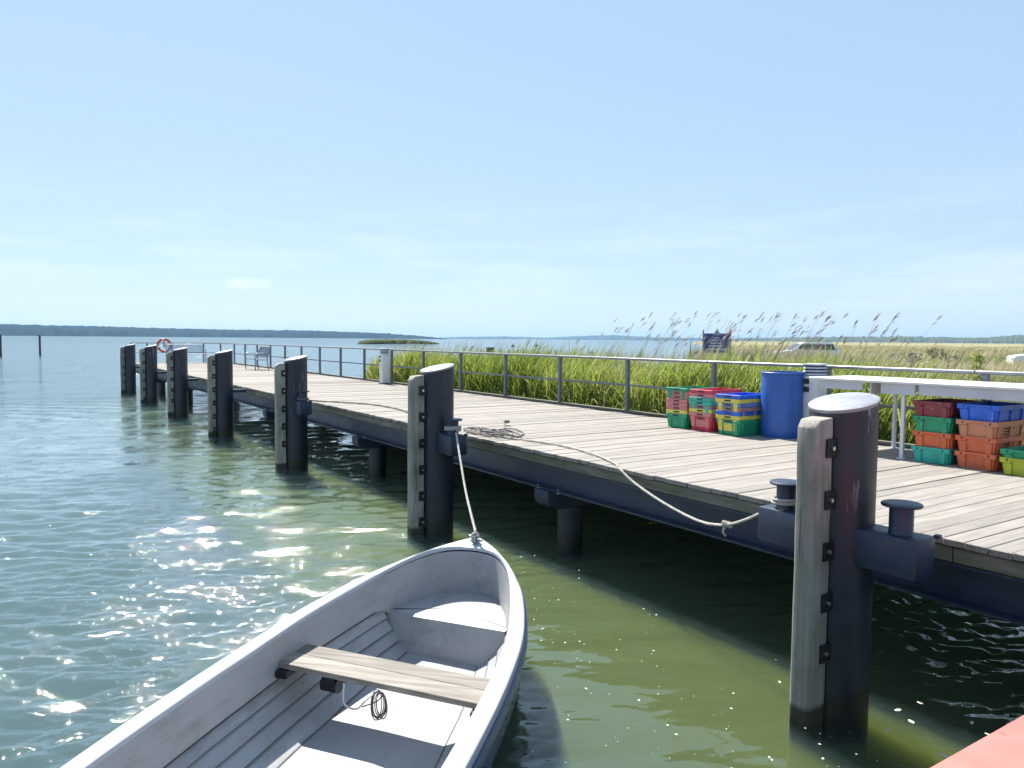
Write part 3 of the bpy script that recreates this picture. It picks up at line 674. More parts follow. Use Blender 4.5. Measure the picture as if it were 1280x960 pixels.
# ------------------------------------------------------------------ crates
crate_cache = {}
def crate_parts(h, w, l, style):
    """long axis local X; end face at x=0"""
    key = (h, w, l, style)
    if key in crate_cache: return crate_cache[key]
    tp = 0.032; th = 0.007; out = {}
    m = MB()
    x0, x1, y0, y1 = tp, l - tp, -w / 2 + tp, w / 2 - tp
    X0, X1, Y0, Y1 = 0.012, l - 0.012, -w / 2 + 0.012, w / 2 - 0.012
    # tapered open tub: outer skin, inner skin, floor, lip
    vo = [(x0, y0, 0), (x1, y0, 0), (x1, y1, 0), (x0, y1, 0), (X0, Y0, h), (X1, Y0, h), (X1, Y1, h), (X0, Y1, h)]
    vi = [(x0 + th, y0 + th, th), (x1 - th, y0 + th, th), (x1 - th, y1 - th, th), (x0 + th, y1 - th, th), (X0 + th, Y0 + th, h), (X1 - th, Y0 + th, h), (X1 - th, Y1 - th, h), (X0 + th, Y1 - th, h)]
    m.add(vo + vi, [(0, 3, 2, 1)] + [(i, (i + 1) % 4, 4 + (i + 1) % 4, 4 + i) for i in range(4)] + [(8, 9, 10, 11)] + [(8 + i, 12 + i, 12 + (i + 1) % 4, 8 + (i + 1) % 4) for i in range(4)] + [(4 + i, 4 + (i + 1) % 4, 12 + (i + 1) % 4, 12 + i) for i in range(4)])
    out['tub'] = m
    rh = 0.052; r = MB()
    # rim band with a grip notch in each end
    def endband(xa, xb):
        n0, n1 = -w * 0.20, w * 0.20
        r.prism([(-w / 2, h - rh), (n0 - 0.025, h - rh), (n0, h - rh * 0.45), (n1, h - rh * 0.45), (n1 + 0.025, h - rh), (w / 2, h - rh), (w / 2, h), (-w / 2, h)], 0, xa, xb)
    if style == 'nest':
        r.box(0, 0.014, -w / 2, w / 2, h - rh, h); r.box(l - 0.014, l, -w / 2, w / 2, h - rh, h)
    else:
        endband(0, 0.014); endband(l - 0.014, l)
    r.box(0.0145, l - 0.0145, -w / 2, -w / 2 + 0.014, h - rh, h); r.box(0.0145, l - 0.0145, w / 2 - 0.014, w / 2, h - rh, h)
    out['rim'] = r
    pil = []
    for xs in (0, 1):
        for sy in (-1, 1):
            c = MB(); yc = sy * (w / 2 - 0.078)
            if xs == 0: c.frustum(tp - 0.018, tp + 0.004, yc - 0.03, yc + 0.03, 0.0, 0.002, 0.016, yc - 0.036, yc + 0.036, h - rh - 0.001)
            else: c.frustum(l - tp - 0.004, l - tp + 0.018, yc - 0.03, yc + 0.03, 0.0, l - 0.016, l - 0.002, yc - 0.036, yc + 0.036, h - rh - 0.001)
            pil.append(c)
    out['pillar'] = pil
    rb = []
    for sy in (-1, 1):
        for fx in (0.12, 0.5, 0.88):
            c = MB(); ya, yb = sorted((sy * (w / 2 - tp - 0.002), sy * (w / 2 - tp + 0.014))); Ya, Yb = sorted((sy * (w / 2 - 0.016), sy * (w / 2 - 0.003)))
            c.frustum(fx * l - 0.02, fx * l + 0.02, ya, yb, 0, fx * l - 0.026, fx * l + 0.026, Ya, Yb, h - rh - 0.001); rb.append(c)
    out['rib'] = rb
    sl = []
    if style == 'nest': sl = [MB().box(-0.0015, 0.004, -0.055, 0.055, h - rh + 0.014, h - 0.014)]
    else: sl = [MB().box(-0.0015, 0.004, s_ * w * 0.33 - 0.008, s_ * w * 0.33 + 0.008, h - 0.034, h - 0.012) for s_ in (-1, 1)]
    out['slot'] = sl
    crate_cache[key] = out; return out
mesh_cache = {}
def crate(colr, loc, rz, label, group, h=0.17, w=0.40, l=0.66, style='stack', printed=False):
    root = empty('fish_crate', loc, rz, label, 'crate', group)
    P = crate_parts(h, w, l, style)
    def put(name, mb, mat, bev):
        key = (id(mb), mat.name)
        if key not in mesh_cache:
            mesh_cache[key] = mb.build(name, mat, root, bev)
        else:
            o = bpy.data.objects.new(name, mesh_cache[key].data); col.objects.link(o); o.parent = root
    m = CR[colr]
    put('tub', P['tub'], m, 0); put('rim', P['rim'], m, 0.003)
    for c in P['pillar']: put('pillar', c, m, 0.003)
    for c in P['rib']: put('rib', c, m, 0.002)
    for c in P['slot']: put('slot', c, M['dark'], 0)
    if printed:
        rng = random.Random(len(bpy.data.objects)); b = MB()
        for r_ in range(3):
            x = 0.2
            while x < 0.42 - 0.05 * r_:
                d = rng.uniform(0.012, 0.035); b.box(x, x + d, -w / 2 + 0.0165, -w / 2 + 0.019, h * 0.60 - r_ * 0.03 - 0.014, h * 0.60 - r_ * 0.03); x += d + 0.008
        b.build('print', M['dark'], root, smooth=0)
    return root
def stack(cols, x, y, rz, pitch_, group, where, h, style, w=0.40, l=0.66, printed=()):
    ords = ['lowest', 'second', 'third', 'fourth', 'fifth', 'sixth', 'seventh', 'eighth']
    for i, c in enumerate(cols):
        nm = c.replace('_', ' '); nm = {'tan': 'faded orange'}.get(nm, nm)
        pos = 'topmost' if i == len(cols) - 1 else (ords[i] + (' from the bottom' if i else ''))
        rng = random.Random(hash((x, i)) & 255)
        crate(c, (x + rng.uniform(-.008, .008), y + rng.uniform(-.006, .006), DZ + 0.004 + i * pitch_), rz + rng.uniform(-.012, .012),
              f'{nm} plastic fish crate, {pos} {where}', group, h, w, l, style, i in printed)
NEST = 'nested crates beside the barrel'; OPEN_ = 'crates stacked under the white table'
stack(['green', 'yellow', 'pink', 'pink', 'pink', 'pink', 'pink', 'green'], 8.46, 8.27, 0.03, 0.056, NEST, 'of the nested stack farthest from the barrel', 0.21, 'nest', 0.42)
stack(['red', 'pink', 'yellow', 'mauve', 'teal', 'teal', 'pink', 'red'], 8.44, 7.78, 0.02, 0.056, NEST, 'of the middle nested stack', 0.21, 'nest', 0.42)
stack(['green', 'yellow', 'blue', 'mauve', 'light_blue', 'yellow', 'blue'], 8.40, 7.23, 0.02, 0.058, NEST, 'of the nested stack touching the barrel', 0.22, 'nest', 0.42)
stack(['teal', 'orange', 'green', 'maroon'], 8.42, 4.43, 0.03, 0.168, OPEN_, 'of the stack nearest the table leg', 0.17, 'stack', 0.41)
stack(['orange', 'orange', 'tan', 'blue'], 8.43, 3.97, 0.0, 0.168, OPEN_, 'of the stack behind the lime crate', 0.17, 'stack', 0.41, 0.66, (1, 2))
stack(['lime', 'green'], 8.36, 3.50, -0.03, 0.085, OPEN_, 'of the low pair at the table end', 0.17, 'stack', 0.41)

# ------------------------------------------------------------------ table
tb = empty('long_table', (8.42, 0, DZ), 0, 'long white table standing over the crate stacks along the railing', 'table')
TZ = 0.88
ys = [2.3, 3.9, 5.95]
for a, b in zip(ys, ys[1:]): MB().box(-0.03, 0.90, a + 0.002, b - 0.002, TZ - 0.03, TZ).build('top', M['white'], tb, 0.005)
for a, b, zz in ((5.25, 5.80, 0.10), (4.62, 5.02, 0.12), (3.3, 4.58, 0.11), (2.4, 3.28, 0.11)):
    MB().box(0.0, 0.022, a, b, TZ - 0.031 - zz, TZ - 0.031).build('apron', M['white_dull'], tb, 0.003)
MB().box(0.84, 0.862, 2.4, 5.5, TZ - 0.16, TZ - 0.031).build('apron', M['white_dull'], tb, 0.003)
MB().box(0.024, 0.838, 5.15, 5.172, TZ - 0.17, TZ - 0.031).build('apron', M['white_dull'], tb, 0.003)
for x, y in ((0.05, 4.77), (0.05, 2.5), (0.80, 5.3), (0.80, 2.5), (0.80, 4.2)):
    MB().box(x - 0.021, x + 0.021, y - 0.021, y + 0.021, 0.012, TZ - 0.032).build('leg', M['white'], tb, 0.004)
    MB().box(x - 0.04, x + 0.04, y - 0.04, y + 0.04, 0.0, 0.011).build('foot', M['white'], tb)

# ------------------------------------------------------------------ rowing boat
BOW = Vector((3.59, 5.97)); DIR = Vector((0.73, 0.683)).normalized()
boat = empty('rowing_boat', (BOW.x, BOW.y, 0), -math.atan2(DIR.x, DIR.y), 'pale grey open rowing boat with white gunwale and wooden thwart tied by its bow', 'rowing boat')
BL = 4.95
HB = [(0, 0), (0.08, 0.085), (0.2, 0.185), (0.34, 0.285), (0.55, 0.415), (0.8, 0.54), (1.1, 0.665), (1.5, 0.775), (1.9, 0.85), (2.4, 0.89), (3.0, 0.91), (3.7, 0.905), (4.4, 0.85), (4.95, 0.76)]
HI = [(0.27, 0), (0.275, 0.06), (0.29, 0.13), (0.32, 0.20), (0.38, 0.275), (0.5, 0.355), (0.65, 0.43), (0.85, 0.50), (1.1, 0.57), (1.5, 0.665), (1.9, 0.735), (2.4, 0.775), (3.0, 0.795), (3.7, 0.79), (4.4, 0.735), (4.83, 0.665)]
def interp(tab, s):
    xs = [a for a, _ in tab]; ysv = [b for _, b in tab]; return float(np.interp(s, xs, ysv))
def curve_of(tab, n=60):
    pts = [Vector((-a, b, 0)) for a, b in tab]
    return resample(spline(pts, 8), 0.0001 + sum((pts[i + 1] - pts[i]).length for i in range(len(pts) - 1)) / n)[:n] 
def gz(s): return 0.48 + 0.18 * max(0, 1 - s / 2.6) ** 1.6 + 0.03 * max(0, (s - 3.2) / 1.7) ** 2
NP = 56
def sample(tab):
    c = curve_of(tab, NP); half = [(-p.x, abs(p.y)) for p in c]; half[0] = (half[0][0], 0.0); return half
outer = sample(HB); inner = sample(HI); n_ = min(len(outer), len(inner)); outer = outer[:n_]; inner = inner[:n_]
def both(h): return [(s, -w) for s, w in reversed(h)] + [(s, w) for s, w in h[1:]]
OUT, INN = both(outer), both(inner); NN = len(OUT)
def bx(s, w, z): return (w, -s, z)
def strip(rows, close=False):
    m = MB(); n = len(rows[0]); vs_ = [p for r_ in rows for p in r_]
    fs = [(i * n + k, i * n + k + 1, (i + 1) * n + k + 1, (i + 1) * n + k) for i in range(len(rows) - 1) for k in range(n - 1)]
    m.add(vs_, fs); return m
def lerp2(a, b, f): return (a[0] + (b[0] - a[0]) * f, a[1] + (b[1] - a[1]) * f)
rim_rows = []
for f, dz in ((0.0, -0.055), (0.0, -0.008), (0.06, 0.0), (0.5, 0.006), (0.94, 0.0), (1.0, -0.008), (1.0, -0.03)):
    rim_rows.append([bx(*lerp2(o, i, f), gz(lerp2(o, i, f)[0]) + dz) for o, i in zip(OUT, INN)])
strip(rim_rows).build('gunwale', M['rim'], boat, smooth=50)
# rubbing strake and outer skin
def outset(h, d):
    res = []
    for k, (s, w) in enumerate(h):
        a = h[max(k - 1, 0)]; b = h[min(k + 1, len(h) - 1)]; tx, ty = b[0] - a[0], b[1] - a[1]; L = math.hypot(tx, ty) or 1
        res.append((s - ty / L * -d * -1 if False else s + ty / L * d * -1, w + tx / L * d))
    return res
# path runs from port stern round the bow to starboard stern; its outward side is found from the hull centre
def offs(path, d):
    res = []
    for k, (s, w) in enumerate(path):
        a = path[max(k - 1, 0)]; b = path[min(k + 1, len(path) - 1)]; tx, ty = b[0] - a[0], b[1] - a[1]; L = math.hypot(tx, ty) or 1
        nx, ny = ty / L, -tx / L
        if nx * (s - 2.6) + ny * w < 0: nx, ny = -nx, -ny
        res.append((s + nx * d, w + ny * d))
    return res
st = []
O1, O2 = offs(OUT, 0.022), offs(OUT, -0.004)
for path, dz in ((O2, -0.056), (O1, -0.060), (O1, -0.105), (O2, -0.112)): st.append([bx(s, w, gz(max(s, 0)) + dz) for s, w in path])
strip(st).build('rubbing_strake', M['hull_dark'], boat, smooth=30)
hull = []
for f, zf in ((0.0, 1.0), (0.003, 0.82), (0.012, 0.64), (0.05, 0.46), (0.15, 0.30), (0.34, 0.17), (0.55, 0.08), (0.8, 0.025), (1.0, 0.0)):
    row = []
    for s, w in offs(OUT, -0.003):
        top = gz(max(s, 0)) - 0.09; keel = -0.16 + 0.30 * max(0, 1 - s / 0.9) ** 2
        ss = s + 0.35 * (1 - zf) ** 2.2 * max(0, 1 - s / 1.2); row.append(bx(ss, w * (1 - f), keel + (top - keel) * zf))
    hull.append(row)
strip(hull).build('hull', M['hull_dark'], boat, smooth=60)
# transom
tr = MB(); sec = [(p[0], p[1], p[2]) for p in [r_[0] for r_ in hull]] + [(p[0], p[1], p[2]) for p in reversed([r_[-1] for r_ in hull])]
tr.add([(x, -BL - 0.0, z) for x, y, z in sec] + [(x * 0.97, -BL + 0.05, z) for x, y, z in sec], [tuple(range(len(sec))), tuple(reversed(range(len(sec), 2 * len(sec))))]).build('transom', M['hull_dark'], boat, smooth=0)
# inner side panel under the rim
PD = 0.285
pan = []
def pdep(s): return max(PD, min(1.0, max(0.0, (1.25 - s) / 0.3)) * (gz(s) - gz(1.0) + PD + 0.07))
for d, f in ((0.0, 0.1), (-0.004, 0.18), (-0.012, 0.5), (-0.018, 0.9), (-0.024, 0.97), (-0.020, 1.0)):
    pan.append([bx(s, w, gz(s) - pdep(s) * f) for s, w in offs(INN, d)])
pan.append([bx(s, w, gz(s) - pdep(s) - 0.004) for s, w in offs(INN, 0.02)])
strip(pan).build('inner_panel', M['gelcoat'], boat, smooth=50)
# lapped strakes from the panel down to the floor, port and starboard
FD = 0.62
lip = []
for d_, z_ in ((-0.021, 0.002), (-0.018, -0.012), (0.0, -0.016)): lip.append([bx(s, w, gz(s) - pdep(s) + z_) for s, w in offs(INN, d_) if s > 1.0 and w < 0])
strip(lip).build('panel_shadow_strip', M['dark'], boat, smooth=50)  # dark strip standing in for the shadow gap under the panel edge
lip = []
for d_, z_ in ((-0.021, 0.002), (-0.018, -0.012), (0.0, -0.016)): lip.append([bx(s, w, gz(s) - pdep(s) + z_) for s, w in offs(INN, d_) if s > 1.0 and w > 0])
strip(lip).build('panel_shadow_strip', M['dark'], boat, smooth=50)
strakes = [((-0.02, -PD - 0.002), (0.055, -0.37)), ((0.036, -0.375), (0.125, -0.445)), ((0.104, -0.450), (0.215, -0.51)), ((0.190, -0.515), (0.335, -0.572))]
ss_ = [0.95 + 3.88 * i / 40 for i in range(41)]
def hin(s): return interp(HI, s)
def fl(s): return 0.05 + 0.02 * max(0, (1.9 - s)) - FD + gz(2.6) - 0.05
def zrow(s, dz): # squeeze depths so that the floor stays level
    g = gz(s); lo_ = fl(s); return g + dz if dz > -PD - 0.01 else (g - PD) + (dz + PD) / (-FD + PD) * (lo_ - (g - PD)) 
for sg in (-1, 1):
    for (i0, d0), (i1, d1) in strakes:
        rows = []
        for f in (0, 0.33, 0.66, 0.96, 1.0):
            ins = i0 + (i1 - i0) * f; dz = d0 + (d1 - d0) * f
            if f == 1.0: ins = i1 - 0.018; dz = d1 - 0.006
            rows.append([bx(s, sg * max(0.01, (hin(s) - ins * min(1.0, hin(s) / 0.75))), zrow(s, dz)) for s in ss_])
        sk_ = strip(rows).build('strake', M['gelcoat'], boat, smooth=30)
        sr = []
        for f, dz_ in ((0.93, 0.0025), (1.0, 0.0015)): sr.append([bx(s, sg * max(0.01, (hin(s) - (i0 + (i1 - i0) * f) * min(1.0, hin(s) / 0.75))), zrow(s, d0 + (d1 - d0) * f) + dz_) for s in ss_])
        strip(sr).build('lap_shade_line', M['lap_shade'], sk_, smooth=0)  # dark strip puts groove shade and grime into colour along each lap
fr = []
for f in (-1, -0.5, 0, 0.5, 1): fr.append([bx(s, f * max(0.01, (hin(s) - 0.30 * min(1.0, hin(s) / 0.75))), zrow(s, -0.574) + 0.004 * (1 - abs(f))) for s in ss_])
strip(fr).build('floor', M['gelcoat'], boat, smooth=50)
# bow seat with its bulkhead
SK = 0.16   # the seat edge stands slightly askew
seat_s = 0.95
sp_in = [(s, w) for s, w in offs(INN, -0.008) if s < 1.2]
def seat_z(s): return gz(1.0) - PD - 0.05
poly = [bx(s if s < seat_s + SK * w else seat_s + SK * w, w, seat_z(s)) for s, w in sp_in]
m = MB(); ctr = bx(0.72, 0, seat_z(0))
m.add([ctr] + poly, [(0, k + 1, k + 2) for k in range(len(poly) - 1)] + [(0, len(poly), 1)]); m.build('bow_seat', M['gelcoat'], boat, smooth=30)
wS = hin(1.05) - 0.02
top = [bx(seat_s + SK * w, w, seat_z(0) + 0.0) for w in np.linspace(-wS, wS, 13)]
mid = [bx(seat_s + 0.035 + SK * w, w * 0.985, seat_z(0) - 0.012) for w in np.linspace(-wS, wS, 13)]
bot = [bx(seat_s + 0.12 + SK * w, w * 0.97, fl(1.1) - 0.02) for w in np.linspace(-wS, wS, 13)]
strip([top, mid, bot]).build('bulkhead', M['gelcoat'], boat, smooth=50)
# thwart: two weathered boards on black cleats
tz = 0.305
for k, (s0, s1) in enumerate(((1.975, 2.13), (2.137, 2.315))):
    wP, wQ = -0.785, 0.715
    m = MB(); a = bx(s0 + SK * wP, wP, 0); b = bx(s0 + SK * wQ, wQ, 0); c = bx(s1 + SK * wQ, wQ, 0); d = bx(s1 + SK * wP, wP, 0)
    o = MB().add([(p[0], p[1], tz - 0.036) for p in (a, b, c, d)] + [(p[0], p[1], tz + 0.002 * k) for p in (a, b, c, d)],
             [(0, 3, 2, 1), (4, 5, 6, 7), (0, 1, 5, 4), (1, 2, 6, 5), (2, 3, 7, 6), (3, 0, 4, 7)]).build('thwart_board', M['thwart'], boat, 0.003)
for sg in (-1, 1):
    w0 = sg * (hin(2.1) - 0.005); w1 = sg * (hin(2.1) - 0.09); wa, wb = sorted((w0, w1)); s0 = 1.95 + SK * (wa + wb) / 2
    MB().box(wa, wb, -s0 - 0.41, -s0, tz - 0.085, tz - 0.037).build('thwart_cleat', M['black_steel'], boat, 0.004)
MB().tube([(-0.42, -2.19, tz - 0.10), (-0.30, -2.21, tz - 0.10)], 0.05, 14).build('roller', M['black_steel'], boat)
MB().box(-0.40, -0.32, -2.25, -2.15, tz - 0.075, tz - 0.037).build('roller_hanger', M['black_steel'], boat)
cb = MB()
for k in range(7):
    ph = k * 0.5; cx, cy, cz = 0.02 + 0.006 * k, -2.355 + 0.004 * (k % 3), tz - 0.12
    cb.tube([(cx + 0.036 * math.cos(a) * (1 + 0.15 * math.sin(k)), cy + 0.012 * math.sin(a + ph), cz + 0.085 * math.sin(a) * (1 + 0.1 * math.cos(2 * k))) for a in [2 * math.pi * j / 18 for j in range(18)]], 0.0035, 5, closed=True)
cb.build('cable_coil', M['cable'], boat)
MB().tube(spline([(-0.23, -2.29, tz - 0.04), (-0.21, -2.33, tz - 0.15), (-0.12, -2.345, tz - 0.17), (-0.05, -2.355, tz - 0.10), (0.01, -2.345, tz - 0.05)], 8), 0.006, 6).build('loose_cable', M['cable_white'], boat)
MB().tube(spline([(-0.08, -2.345, tz - 0.15), (0.02, -2.355, tz - 0.10), (0.06, -2.355, tz - 0.06)], 4), 0.004, 5).build('cable_tie', M['black_steel'], boat)
MB().tube(spline([(0.05, -2.95, fl(2.9) + 0.006), (0.09, -2.9, fl(2.9) + 0.05), (0.17, -2.93, fl(2.9) + 0.03), (0.2, -3.0, fl(2.9) + 0.006)], 6), 0.004, 5).build('loose_wire', M['cable'], boat)
MB().tube([(0.38, -2.86, fl(2.9) + 0.03), (0.42, -2.9, fl(2.9) + 0.03)], 0.022, 10).build('drain_plug', M['black_steel'], boat)
# bow cleat
cz = gz(0.18) + 0.003
MB().lathe([(0.014, cz), (0.012, cz + 0.035)], 10, 0.02, -0.17).build('cleat_post', M['galv'], boat)
MB().lathe([(0.014, cz), (0.012, cz + 0.035)], 10, 0.05, -0.20).build('cleat_post', M['galv'], boat)
MB().tube(spline([(-0.05, -0.11, cz + 0.05), (0.0, -0.155, cz + 0.042), (0.07, -0.22, cz + 0.042), (0.115, -0.265, cz + 0.05)], 4), [0.008] + [0.012] * 11 + [0.008], 8).build('cleat_bar', M['galv'], boat)

# ------------------------------------------------------------------ ropes
P7, P6, P5 = PILE_T[0], PILE_T[1], PILE_T[2]; ZB = DZ + 0.13
def ring(cx, cy, z, r, turns=1.0, a0=0, n=20, rise=0.0):
    return [(cx + r * math.cos(a0 + 2 * math.pi * turns * i / n), cy + r * math.sin(a0 + 2 * math.pi * turns * i / n), z + rise * i / n) for i in range(n + 1)]
deckr = DZ + 0.018
m = MB()
yb = P7 + 0.42
path = [(5.34, 9.2, deckr), (5.5, 9.0, deckr), (5.55, 8.4, deckr), (5.70, 7.55, deckr), (5.6, 6.78, deckr), (5.36, 6.12, deckr + 0.002), (5.245, 5.9, deckr - 0.02), (5.17, 5.6, 1.06), (5.04, 5.07, 0.975), (4.93, 4.56, 0.93), (4.85, 4.23, 0.965), (4.8, 3.98, 1.05), (4.755, 3.70, 1.20), (4.735, 3.55, ZB + 0.035)]
laid_rope(m, path, 0.0125, 0.075)
laid_rope(m, ring(AP, yb, ZB + 0.035, 0.094, 1.6, 0.6, 26, 0.035), 0.0125, 0.075)
knot = Vector((4.835, 4.14, 0.99))
for k in range(4):
    m.tube([knot + Vector((0.016 * math.cos(a), 0.021 * (k - 1.5) + 0.006 * math.sin(a), 0.020 * math.sin(a))) for a in [2 * math.pi * j / 12 for j in range(12)]], 0.008, 6, closed=True)
laid_rope(m, [knot + Vector((0, 0.02, -0.02)), knot + Vector((-0.01, 0.03, -0.07)), knot + Vector((0.01, 0.02, -0.10))], 0.010, 0.05)
tag(m.build('mooring_rope', M['rope']), 'long pale rope sagging below the deck edge to the bollard of the double-bollard pile', 'rope')
# the boat's painter: pile to bow cleat
m = MB()
bowc = Vector(boat.matrix_basis @ Vector((0.03, -0.185, cz + 0.04)))
yb = P6 - 0.42
p0 = Vector((AP - 0.02, yb - 0.12, DZ + 0.16))
path = [p0, p0.lerp(bowc, 0.25) + Vector((0, 0, -0.03)), p0.lerp(bowc, 0.6) + Vector((0, 0, -0.045)), bowc + Vector((0.02, 0.03, 0.06))]
laid_rope(m, path, 0.0125, 0.075)
laid_rope(m, ring(AP, yb, ZB + 0.05, 0.094, 2.2, -1.6, 34, 0.05), 0.0145, 0.08)
for k in range(4):
    m.tube([bowc + Vector((0.035 * math.cos(a) * math.cos(k), 0.035 * math.cos(a) * math.sin(k), 0.028 * math.sin(a) + 0.012 * k - 0.01)) for a in [2 * math.pi * j / 12 for j in range(12)]], 0.010, 6, closed=True)
tag(m.build('painter_rope', M['rope']), 'pale twisted rope from a pile down to the bow cleat of the rowing boat', 'rope')
# coil on the deck
m = MB(); rng = random.Random(4); pts = []
for i in range(110):
    a = i * 0.42; rr_ = 0.20 + 0.10 * math.sin(i * 0.37) + rng.uniform(-.03, .03)
    pts.append((5.62 + rr_ * 0.75 * math.cos(a), 9.0 + rr_ * 1.9 * math.sin(a) + 0.1 * math.sin(i * .2), deckr + 0.004 + 0.05 * (0.5 + 0.5 * math.sin(i * 1.3)) * max(0.1, 1 - abs(i - 60) / 60)))
pts += [(5.55, 8.55, deckr), (5.81, 8.55, deckr), (6.05, 8.85, deckr), (6.15, 9.2, deckr), (6.1, 9.35, deckr), (6.22, 9.6, deckr), (6.40, 9.8, deckr + 0.03)]
m.tube(spline(pts, 4), 0.0105, 5)
m.tube([Vector((6.40, 9.8, deckr + 0.03)) + Vector((0.03 * math.cos(a), 0.03 * math.sin(a), 0.012)) for a in [2 * math.pi * j / 10 for j in range(10)]], 0.022, 6, closed=True)
tag(m.build('rope_coil', M['rope_dark']), 'tangled heap of grey rope lying on the deck edge by a pile', 'rope')
m = MB()
laid_rope(m, [(AP + 0.08, P5 - 0.42, ZB + 0.03), (5.1, 15.0, DZ + 0.06), (5.40, 15.15, deckr), (5.7, 14.74, deckr), (6.02, 13.9, deckr), (6.02, 12.8, deckr), (5.75, 11.6, deckr), (5.5, 10.6, deckr), (5.45, 9.9, deckr)], 0.014, 0.1, 4)
laid_rope(m, ring(AP, P5 - 0.42, ZB + 0.03, 0.094, 1.5, 0, 20, 0.03), 0.014, 0.1, 4)
tag(m.build('deck_rope', M['rope_dark']), 'dark rope lying in a shallow curve on the deck between two piles', 'rope')

# ------------------------------------------------------------------ the red deck the picture is taken from
rb = empty('red_workboat', (0.6, 0, 0), 0, 'red painted steel workboat deck lying square to the pier', 'workboat')
MB().box(-3.6, 3.9, -4.0, 1.44, 0.84, 0.90).build('deck', M['red_deck'], rb, 0.012, 2)
MB().frustum(-3.3, 3.6, -3.8, 1.22, -0.40, -3.55, 3.85, -3.95, 1.39, 0.839).build('hull', M['hull_dark'], rb, 0.02)
MB().box(-3.62, 3.92, 1.392, 1.43, 0.70, 0.80).build('rubbing_strake', M['tyre'], rb, 0.01)

# ------------------------------------------------------------------ posts, old dolphin, buoys out on the water
for x, y, lab in ((-0.25, 103.0, 'dark slender channel post standing alone in open water, the outer of two'), (3.75, 110.5, 'dark slender channel post in open water, the one nearer the pier')):
    p = empty('channel_post', (x, y, 0), 0, lab, 'post', 'channel posts in the lake')
    MB().tube([(0, 0, -0.5), (0, 0, 2.4)], 0.12, 12).build('shaft', M['pile'], p); MB().lathe([(0.135, 2.35), (0.135, 2.46)], 12).build('cap', M['black_steel'], p)
dp = empty('old_dolphin', (18.6, 29.9, 0), 0.3, 'stubby old timber mooring post with dark rope round its head beyond the reeds', 'post')
for dx in (-0.11, 0.11): MB().tube([(dx, 0, -0.5), (dx * 0.9, 0, 1.86)], 0.11, 10).build('timber', M['grey_wood'], dp)
MB().tube([(-0.05, -0.15, 1.2), (0.12, -0.14, 1.75)], 0.03, 6).build('brace', M['white_dull'], dp)
for z in (1.90, 1.97, 2.04): MB().tube([(0.20 * math.cos(a), 0.14 * math.sin(a), z) for a in [2 * math.pi * j / 14 for j in range(14)]], 0.045, 6, closed=True).build('rope_turn', M['tyre'], dp)
for x, y, lab in ((140, 211, 'tiny dark buoy floating on open water beyond the old post'), (160, 226, 'tiny dark buoy farther along the open water')):
    o = MB().lathe([(0.0005, -0.3), (0.5, -0.2), (0.7, 0.15), (0.45, 0.45), (0.12, 0.6), (0.1, 1.1), (0.0005, 1.12)], 12, capb=False, capt=False).build('buoy', M['tyre']); o.location = (x, y, 0); tag(o, lab, 'buoy', 'buoys on the lake')

# ------------------------------------------------------------------ sign
a = R(48.4); sg = empty('notice_sign', (math.sin(a) * 36.2, math.cos(a) * 36.2, 0.3), -R(46), 'blue notice board with pale triangular emblem on two posts in the dry reeds', 'sign')
for sx in (-1, 1): MB().box(sx * 0.60 - 0.03, sx * 0.60 + 0.03, -0.03, 0.03, -0.4, 2.66).build('post', M['grey_wood'], sg)
MB().box(-0.565, 0.565, -0.02, 0.02, 1.62, 2.50).build('board', M['sign_blue'], sg)
MB().prism([(-0.17, 2.42), (0.17, 2.42), (0, 2.72)], 1, -0.032, -0.0215).build('emblem', M['sign_grey'], sg)
rng = random.Random(3)
for z, x0, x1, hh in ((2.30, -0.12, 0.12, 0.05), (2.19, -0.2, 0.18, 0.05), (2.06, -0.28, 0.22, 0.06), (1.93, -0.36, 0.30, 0.06), (1.78, -0.45, 0.42, 0.09)):
    x = x0; l = MB()
    while x < x1:
        d = rng.uniform(0.03, 0.10); l.box(x, min(x + d, x1), -0.026, -0.0215, z - hh / 2, z + hh / 2); x += d + 0.03
    l.build('lettering', M['sign_white'], sg, smooth=0)

